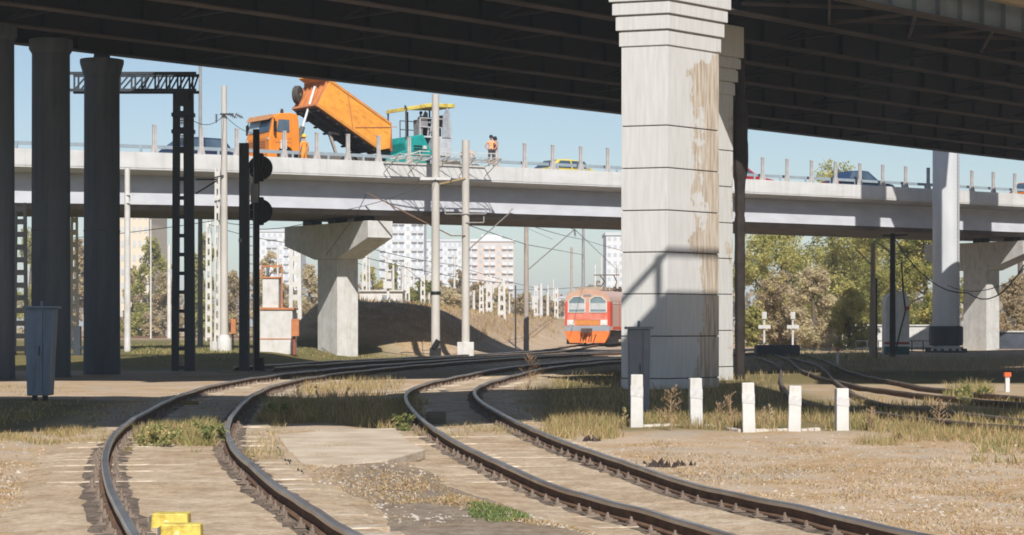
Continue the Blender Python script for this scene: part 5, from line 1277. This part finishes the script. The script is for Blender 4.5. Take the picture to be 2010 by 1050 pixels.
# ------------------------------------------------------------------ trees: trunk with limbs, crown of leaf-sized faces in uneven clumps
def leafmesh(name, cen, rad, n, size, cols, parent, seed, sub=None, flat=.8):
    """n small quads spread over clumps (centre, radius); colour differs leaf by leaf and clump by clump"""
    g = np.random.default_rng(seed); K = len(cen); cen = np.array(cen); rad = np.array(rad)
    # each clump breaks into smaller sprays, so the outline has gaps
    ns = max(3, int(26)); sc = []; sr = []; scl = []
    for i in range(K):
        v = g.normal(size=(ns, 3)); v /= np.linalg.norm(v, axis=1)[:, None]; v *= (g.random(ns)**.45)[:, None]*rad[i]; v[:, 2] *= flat
        sc.append(cen[i]+v); sr.append(rad[i]*(.18+.24*g.random(ns))); scl.append(np.clip(g.normal(.5, .28, ns), 0, 1))
    sc = np.concatenate(sc); sr = np.concatenate(sr); scl = np.concatenate(scl)
    pick = g.choice(len(sc), n, p=sr**2/np.sum(sr**2)); v = g.normal(size=(n, 3)); v /= np.linalg.norm(v, axis=1)[:, None]; v *= (g.random(n)**.4)[:, None]*sr[pick][:, None]
    c = sc[pick]+v; s = size*(.55+.9*g.random(n))
    a = g.normal(size=(n, 3)); a /= np.linalg.norm(a, axis=1)[:, None]; b = g.normal(size=(n, 3)); b -= a*np.sum(a*b, axis=1)[:, None]; b /= np.linalg.norm(b, axis=1)[:, None]
    a *= s[:, None]; b *= (s*.6)[:, None]
    vs = np.stack([c-a, c-b, c+a, c+b], axis=1).reshape(-1, 3)
    if parent is not None: vs = vs-np.array(ORG[parent.name].translation)
    me = bpy.data.meshes.new(name); me.vertices.add(4*n); me.loops.add(4*n); me.polygons.add(n)
    me.vertices.foreach_set('co', vs.astype(np.float32).ravel()); me.loops.foreach_set('vertex_index', np.arange(4*n, dtype=np.int32)); me.polygons.foreach_set('loop_start', np.arange(0, 4*n, 4, dtype=np.int32))
    me.update(); me.validate()
    cols = np.array(cols); t = np.clip(scl[pick]+g.normal(0, .13, n), 0, .999)*(len(cols)-1); i0 = t.astype(int); fr = (t-i0)[:, None]
    cc = cols[i0]*(1-fr)+cols[np.minimum(i0+1, len(cols)-1)]*fr; cc = cc*(.85+.3*g.random((n, 1)))*2.2
    col = np.ones((n, 4, 4), np.float32); col[:, :, :3] = cc[:, None, :]
    ca = me.color_attributes.new('tint', 'FLOAT_COLOR', 'POINT'); ca.data.foreach_set('color', col.ravel())
    me.materials.append(leaf_m); o = bpy.data.objects.new(name, me); COL.objects.link(o)
    if parent is not None: o.parent = parent; ORG[o.name] = ORG[parent.name]
    return o
def tree(px, d, ybot, ytop, wpx, label, cols, n=3500, size=.2, seed=1, group=None, cat='tree', name='leafy_tree', clumps=13, sparse=1.0, low=.12):
    g = random.Random(seed); x = at(px, d); z0 = min(zz(ybot, d), gz(x, d)); h = zz(ytop, d)-z0; w = wpx*d/F/2
    r = thing(name, label, cat, (x, d, z0), 0, group)
    b = MB(); tr = max(.05, h*.018); top = (x+g.uniform(-.1, .1)*w, d, z0+h*.86)
    tp = [(x, d, z0-.3), (x+g.uniform(-.08, .08)*w, d+.1, z0+h*.35), (x+g.uniform(-.12, .12)*w, d, z0+h*.62), top]
    b.tube(tp, [tr*1.3, tr, tr*.6, tr*.2], 8)
    cen = []; rad = []
    for k in range(clumps):
        t = low+(1-low)*(k+.5)/clumps; a = g.uniform(0, 6.28)
        env = (math.sin(math.pi*min(1, (t*.92+.1)))**.6); rr = w*env*g.uniform(.25, .75)
        cx, cy, cz = x+math.cos(a)*rr, d+math.sin(a)*rr*.8, z0+h*(t*.86+.02)
        q = w*g.uniform(.30, .50)*(.75+.4*env); q = min(q, z0+h-cz+.1, max(.25, q)); q = max(q, .18*w)
        cen.append((cx, cy, cz)); rad.append(q)
        s = tp[1] if t < .5 else tp[2]
        mid = ((s[0]+cx)/2, (s[1]+cy)/2, (s[2]*.6+cz*.4)+.1*h*.2)
        b.tube([s, mid, (cx, cy, cz)], [tr*.5, tr*.3, tr*.1], 5)
        for j in range(2):
            e = (cx+g.uniform(-1, 1)*q, cy+g.uniform(-1, 1)*q*.7, cz+g.uniform(0, 1)*q); b.tube([(cx, cy, cz), e], [tr*.12, tr*.03], 4, cap=False)
    b.build('trunk', bark_m, r, smooth='all')
    leafmesh('crown', cen, rad, int(n*2.6), size*.58, cols, r, seed)
    return r
GREEN = [(.07, .085, .025), (.13, .135, .04), (.19, .18, .055), (.26, .22, .07)]
OLIVE = [(.10, .11, .035), (.17, .165, .055), (.23, .22, .08), (.27, .245, .10)]
BROWN = [(.17, .135, .085), (.23, .185, .12), (.28, .23, .15), (.25, .22, .12)]
YELL = [(.15, .145, .05), (.24, .22, .075), (.31, .28, .11), (.29, .25, .11)]
PINKB = [(.23, .19, .125), (.30, .255, .17), (.34, .295, .20), (.28, .26, .14)]
# the trees on the right, beyond the viaduct
tree(1532, 175, 690, 395, 210, 'broad olive tree right beside the half hidden pillar', OLIVE+[(.27, .25, .08)], 9000, .20, 21)
tree(1645, 190, 690, 288, 215, 'tall yellowing tree whose top rises above the viaduct', OLIVE+[(.27, .25, .08)], 12000, .20, 22, clumps=18)
tree(1745, 180, 690, 385, 220, 'dark green tree behind the wooden pole', GREEN, 9000, .2, 23)
tree(1815, 170, 680, 395, 160, 'dark green tree behind the bolted steel column', GREEN, 7000, .2, 24)
tree(1700, 205, 690, 330, 170, 'olive tree between the tall yellowing tree and the dark green one', OLIVE, 7000, .22, 31)
tree(1530, 150, 690, 520, 110, 'brown bushy tree behind the cross-shaped signs', BROWN+[(.30, .26, .1)], 7000, .15, 25, low=.05)
tree(1600, 146, 692, 505, 120, 'pale pinkish brown shrub beside the weathered wooden pole', PINKB, 8000, .14, 26, low=.03, name='tall_shrub', cat='shrub')
tree(1665, 142, 690, 545, 110, 'yellow green shrub in front of the dark trees', YELL, 7000, .14, 27, low=.03, name='tall_shrub', cat='shrub')
tree(1500, 205, 690, 335, 60, 'thin sparse tree peeking above the viaduct by the red car', OLIVE, 900, .2, 28)
tree(1990, 165, 680, 530, 90, 'brown tree beyond the white pier', BROWN, 5000, .17, 29, low=.05)
tree(2005, 210, 680, 335, 60, 'sparse tree behind the orange vehicle', BROWN, 900, .2, 30)
tree(1478, 150, 690, 590, 50, 'grey green bush at the foot of the half hidden pillar', OLIVE, 2500, .14, 32, low=.02, name='tall_shrub', cat='shrub')
# brown and olive belt on the left
tl = [(60, 240, 425, 120, OLIVE, 'olive tree between the first round columns'), (150, 235, 440, 60, BROWN, 'brown tree between the second and third round columns'),
      (262, 232, 505, 85, BROWN, 'brown tree behind the slim white mast'), (300, 226, 445, 90, OLIVE, 'olive tree right of the cream apartment block'), (322, 222, 520, 80, BROWN, 'brown tree left of the gantry mast'), (398, 224, 430, 80, OLIVE, 'olive tree between gantry mast and red banded mast'), (455, 228, 520, 70, BROWN, 'brown tree behind the red banded mast'),
      (530, 226, 470, 90, PINKB, 'bare pinkish tree above the white booth'), (556, 215, 545, 80, BROWN, 'brown tree behind the booth roof rail'), (604, 222, 500, 70, PINKB, 'bare brown tree left of the hammerhead pier')]
for k, (px, d, yt, w, c, lb) in enumerate(tl): tree(px, d, 672, yt, w, lb, c, 3600, .22, 50+k, group='trees along the far railway', low=.03)
sl_ = [(265, 219, 610, 70, OLIVE, 'low olive bush beside the slim white mast'), (305, 218, 600, 70, BROWN, 'low dry bush left of the gantry mast'), (400, 218, 610, 60, OLIVE, 'low olive bush behind the gantry mast'), (600, 190, 585, 60, BROWN, 'brown bush left of the hammerhead pier')]
for k, (px, d, yt, w, c, lb) in enumerate(sl_): tree(px, d, 676, yt, w, lb, c, 2200, .2, 80+k, low=.02, name='tall_shrub', cat='shrub', clumps=8)
# bushes on the bank
cl = [(730, 230, 500, 70, YELL, 'yellow brown bush behind the embankment hut'), (775, 240, 495, 60, OLIVE, 'olive bush behind the slim plain mast'), (825, 200, 545, 60, GREEN, 'green bush left of the tall clamped mast'), (880, 190, 560, 60, PINKB, 'pinkish bare bush between the two concrete masts'), (900, 260, 520, 50, BROWN, 'brown bare tree below the long pale block'),
      (940, 230, 548, 60, BROWN, 'brown bush right of the block-footed mast'), (985, 230, 560, 60, PINKB, 'pinkish bush below the pinkish tower'), (1030, 250, 572, 60, BROWN, 'brown bush behind the brownish mast'), (1075, 260, 580, 50, BROWN, 'brown bush left of the train'), (855, 250, 540, 60, BROWN, 'brown bush behind the tall clamped mast')]
for k, (px, d, yt, w, c, lb) in enumerate(cl): tree(px, d, 612, yt, w, lb, c, 2300, .2, 100+k, group='bushes on the bank', low=.02, name='tall_shrub', cat='shrub', clumps=9)
# a far line of woods that closes the horizon
cen = []; rad = []
for k in range(90):
    px = -250+k*28; d = 430+60*random.random(); x = at(px, d); cen.append((x, d, random.uniform(3, 7))); rad.append(random.uniform(3.5, 6))
o = leafmesh('far_woods', cen, rad, 16000, .7, [(.13, .12, .08), (.22, .18, .12), (.28, .22, .16)], None, 200); o['kind'] = 'stuff'

# ------------------------------------------------------------------ grass and weeds
def blades(name, pts, hs, ws, cols, seed, kind='stuff', lean=.35):
    g = np.random.default_rng(seed); n = len(pts); pts = np.array(pts, float); hs = np.array(hs); a = g.random(n)*6.283
    side = np.stack([np.cos(a), np.sin(a), np.zeros(n)], 1)*np.array(ws)[:, None]
    b2 = g.random(n)*6.283; ln = (g.random(n)**1.5)*lean*1.4
    tip = pts+np.stack([np.cos(b2)*ln*hs, np.sin(b2)*ln*hs, hs], 1); mid = pts*.5+tip*.5; mid[:, 2] += hs*.06
    vs = np.stack([pts-side, pts+side, mid+side*.75, mid-side*.75, tip], 1).reshape(-1, 3)
    k = np.arange(n)*5
    loops = np.stack([k, k+1, k+2, k+3, k+3, k+2, k+4], 1).ravel().astype(np.int32)
    st = np.stack([np.arange(n)*7, np.arange(n)*7+4], 1).ravel().astype(np.int32)
    me = bpy.data.meshes.new(name); me.vertices.add(5*n); me.loops.add(7*n); me.polygons.add(2*n)
    me.vertices.foreach_set('co', vs.astype(np.float32).ravel()); me.loops.foreach_set('vertex_index', loops); me.polygons.foreach_set('loop_start', st); me.update(); me.validate()
    cols = np.array(cols); ci = cols[g.integers(0, len(cols), n)]*(.7+.6*g.random((n, 1)))
    col = np.ones((n, 5, 4), np.float32); col[:, :, :3] = ci[:, None, :]
    ca = me.color_attributes.new('tint', 'FLOAT_COLOR', 'POINT'); ca.data.foreach_set('color', col.ravel())
    me.materials.append(blade_m); o = bpy.data.objects.new(name, me); COL.objects.link(o)
    if kind: o['kind'] = kind
    return o
DRY = [(.42, .30, .15), (.50, .38, .20), (.34, .24, .12), (.30, .25, .10), (.45, .30, .16)]
MIXG = DRY+[(.20, .20, .07), (.26, .25, .09)]
GRN = [(.16, .19, .06), (.22, .23, .08), (.30, .27, .11), (.36, .29, .14)]
def zone(px0, px1, y0, y1, n, h, tuft=0.0, soft=1.0):
    """ground points spread over a patch of ground given by the photo rows it covers, in uneven tufts"""
    out = []; hs = []; k = 0
    while len(out) < n and k < n*30:
        k += 1; y = random.uniform(y0, y1); d = dg(y, -.06); px = random.uniform(px0, px1); x = at(px, d)
        m = mnoise.noise((x*1.1+7, d*.8, 2))+.5*mnoise.noise((x*3.1, d*2.3, 9))
        e = min((px-px0)/(px1-px0), (px1-px)/(px1-px0), .25)*4; e2 = min((y-y0)/(y1-y0), (y1-y)/(y1-y0), .3)/.3
        if px0 < 0: e = 1
        if px1 > 2010: e = max(e, min(1, (px-px0)/(px1-px0)*4))
        m += -.75+.75*min(e, e2)**.6+.1*mnoise.noise((x*6, d*4, 1)); 
        if m < -.35+tuft*random.uniform(.4, 1.2): continue
        if abs(x-XL(max(12, min(d, 100)))) < 1.3 and abs(abs(x-XL(max(12, min(d, 100))))-GA/2) < .14: continue
        out.append((x, d, gz(x, d)-.01)); hs.append(h*random.uniform(.35, 1.15)*(.65+.6*max(0, m+.4)))
    return out, hs
def grass(name, zs_, cols, w, seed, lean=.4):
    P = []; H = []
    for z in zs_:
        p, h = zone(*z); P += p; H += h
    return blades(name, P, H, [w*random.uniform(.6, 1.3) for _ in P], cols, seed, lean=lean)
grass('dry_grass', [(500, 830, 788, 845, 6200, .27, .2), (-30, 215, 850, 885, 2600, .12, .2), (830, 1050, 822, 862, 2000, .12, .2), (1045, 1240, 806, 856, 3600, .22, .15), (1215, 1690, 800, 842, 6500, .25, .2), (1670, 2030, 812, 868, 5200, .20, .2), (470, 560, 835, 930, 900, .12, .2), (-30, 120, 758, 782, 500, .10, .2)], MIXG, .005, 301, lean=.7)
grass('green_weeds', [(235, 455, 838, 905, 4300, .20, .3), (500, 640, 790, 840, 1500, .25, .2), (740, 840, 780, 852, 1800, .24, .2), (1640, 1720, 812, 840, 500, .2, .3), (1850, 1960, 765, 795, 900, .3, .3), (1900, 2030, 830, 900, 600, .18, .4), (1230, 1480, 806, 836, 700, .2, .3)], GRN+MIXG, .008, 302, lean=.9)
grass('shaded_grass', [(1000, 1560, 725, 826, 5200, .22, .15), (1560, 2030, 785, 826, 2400, .2, .2), (560, 800, 735, 790, 1700, .25, .3), (-30, 560, 785, 850, 3000, .10, .2), (1100, 1800, 705, 745, 1600, .25, .2), (1600, 2030, 698, 740, 1800, .35, .2)], MIXG, .007, 303, lean=.7)
grass('bank_grass', [(235, 480, 688, 724, 3600, .14, .0), (500, 860, 684, 712, 3000, .14, .0), (1460, 1760, 688, 716, 2200, .25, .1)], GRN+[(.40, .32, .15)], .016, 304, lean=.7)
grass('ground_litter', [(-30, 200, 880, 1050, 4200, .035, .25), (480, 1020, 880, 1050, 7800, .035, .25), (1080, 2030, 850, 1050, 16000, .04, .2), (850, 1400, 850, 1000, 4200, .035, .3), (230, 640, 900, 1050, 1500, .03, .5), (700, 1300, 960, 1050, 3000, .035, .3), (555, 845, 846, 912, 1500, .03, .1), (1080, 2030, 850, 960, 9000, .05, .1)], DRY+[(.25, .17, .10), (.55, .45, .30), (.62, .52, .38), (.50, .31, .15), (.46, .27, .13)], .0055, 305, lean=2.2)
P = []; H = []
for k in range(9000):
    x = random.uniform(-9, 4); d = random.uniform(104, 190); z = gz(x, d)
    if z < .5 or mnoise.noise((x*.6, d*.4, 3)) < -.15: continue
    P.append((x, d, z-.02)); H.append(random.uniform(.1, .45))
blades('bank_dry_grass', P, H, [.02]*len(P), DRY+[(.30, .20, .12), (.5, .36, .22)], 307, lean=.8)
# vivid green patch by the lower edge
P = []; H = []
for k in range(2600):
    a = random.random()*6.283; rr = random.random()**.6; px = 978+62*rr*math.cos(a); y = 1021+24*rr*math.sin(a); d = dg(y, -.08); x = at(px, d)
    if mnoise.noise((x*14, d*9, 1)) < -.25: continue
    P.append((x, d, gz(x, d)-.005)); H.append(random.uniform(.012, .04))
blades('green_patch', P, H, [.006]*len(P), [(.12, .18, .055), (.16, .22, .07), (.10, .14, .045), (.24, .25, .10)], 306, lean=1.2)
# stones
b = MB()
for k in range(5200):
    if k < 4400: px, y = random.uniform(-10, 2020), random.uniform(855, 1050)
    else: px, y = random.uniform(-20, 2020), random.uniform(740, 1050)
    d = dg(y, -.1); x = at(px, d); q = random.uniform(.006, .02)*(1.9 if random.random() < .05 else 1); z = gz(x, d)
    if mnoise.noise((x*.8, d*.6, 4)) < -.25+.2*random.random(): continue
    b.add([(x-q, d, z), (x, d-q, z), (x+q*1.2, d, z), (x, d+q, z), (x+random.uniform(-.4, .4)*q, d+random.uniform(-.4, .4)*q, z+q*random.uniform(.5, 1))], [(0, 1, 4), (1, 2, 4), (2, 3, 4), (3, 0, 4)])
b.build('gravel', mat('gravel_stone', (.55, .50, .44), (.34, .30, .26), scale=1.2), kind='stuff')
# single tall weeds
def weed(px, y, h, label, cols=((.36, .25, .15),), br=14, seed=1, wide=.5):
    g = random.Random(seed); d = dg(y, -.08); x = at(px, d); z = gz(x, d); r = thing('dry_weed', label, 'weed', (x, d, z), 0, 'tall weeds'); b = MB()
    b.tube([(x, d, z-.05), (x+g.uniform(-.03, .03), d, z+h*.5), (x+g.uniform(-.05, .05), d, z+h)], [.009, .007, .003], 5)
    tips = []
    for k in range(br):
        t = .15+.8*k/br; a = g.uniform(0, 6.28); L = h*wide*(1-t*.75)*g.uniform(.5, 1.1)
        p = Vector((x, d, z+h*t)); q = p+Vector((math.cos(a)*L, math.sin(a)*L, L*g.uniform(.5, 1.0))); b.tube([p, q], [.005, .002], 4, cap=False); tips.append((p, q))
    b.build('stem', mat('weed_stem', (.30, .20, .12), (.38, .27, .16), scale=9), r)
    P = []
    for p, q in tips:
        for j in range(9):
            c = p.lerp(q, .25+.75*j/9); P.append((c.x+g.uniform(-.02, .02), c.y, c.z))
    o = blades('seed_heads', [(c[0]-x, c[1]-d, c[2]-z) for c in P], [g.uniform(.02, .05) for _ in P], [.006]*len(P), cols, seed, kind='stuff', lean=1.0); o.parent = r
weed(1318, 842, .72, 'tall dead brown weed between the first and second bollards', seed=3, br=22)
weed(1412, 838, .45, 'short dry weed just behind the second bollard', seed=4)
weed(1432, 842, .62, 'bushy dead weed before the middle bollard', seed=5, br=20)
weed(1498, 842, .42, 'pale dry stalk just after the middle bollard', seed=6, br=7, wide=.25, cols=((.45, .36, .24),))
weed(1513, 840, .44, 'pale forked dry stalk between the middle and fourth bollards', seed=7, br=9, wide=.25, cols=((.45, .36, .24),))
weed(1845, 838, .48, 'spreading bare brown weed in the shade right of the bollards', seed=8, br=16, wide=.8)
weed(585, 822, .58, 'tall reddish stalk behind the concrete slab', seed=9, br=10, wide=.3)
weed(622, 818, .52, 'second reddish stalk behind the concrete slab', seed=10, br=9, wide=.3)
weed(682, 820, .55, 'bare thin stalk near the middle of the slab edge', seed=11, br=6, wide=.2)
weed(733, 822, .48, 'thin stalk left of the leafy green plant', seed=12, br=6, wide=.2)
weed(1225, 838, .36, 'yellow tuft stalk at the foot of the first bollard', seed=13, br=10, cols=((.5, .42, .2),))
weed(1710, 842, .40, 'bushy dark-stemmed weed after the last bollard', seed=14, br=16, wide=.6)
weed(1040, 770, .85, 'orange brown weed growing beside the right hand curved rail in the shade', seed=15, br=20, wide=.7, cols=((.40, .22, .08),))
def leafy(px, y, h, w, label, cols, seed):
    d = dg(y, -.05); x = at(px, d); z = gz(x, d); r = thing('leafy_plant', label, 'plant', (x, d, z), 0, 'leafy green plants'); g = random.Random(seed); b = MB(); cen = []; rad = []
    for k in range(9):
        a = g.uniform(0, 6.28); q = w*g.uniform(.1, .5); e = (x+math.cos(a)*q*1.3, d+math.sin(a)*q, z+h*g.uniform(.15, .9)); b.tube([(x, d, z-.03), ((x+e[0])/2, (d+e[1])/2, z+(e[2]-z)*.6), e], [.008, .006, .003], 5); cen.append(e); rad.append(w*g.uniform(.08, .2))
    b.build('stem', mat('green_stem', (.16, .17, .06)), r); leafmesh('foliage', cen, rad, 800, .022, cols, r, seed)
LG = [(.07, .09, .035), (.11, .13, .05), (.17, .17, .07), (.24, .21, .10)]
leafy(792, 842, .34, .36, 'leafy green plant at the inner side of the middle curved rail', LG, 401)
leafy(553, 832, .38, .4, 'leafy green plant next to the second rail from the yellow boxes', LG, 402)
leafy(408, 884, .34, .42, 'leafy pale green plant between the left track rails', LG, 403)
leafy(300, 890, .38, .6, 'large yellow green plant between the left track rails', LG+[(.4, .34, .16)], 404)
leafy(1905, 796, .5, .6, 'yellow green shrub on the sunlit mound by the siding', LG+[(.4, .34, .12)], 405)
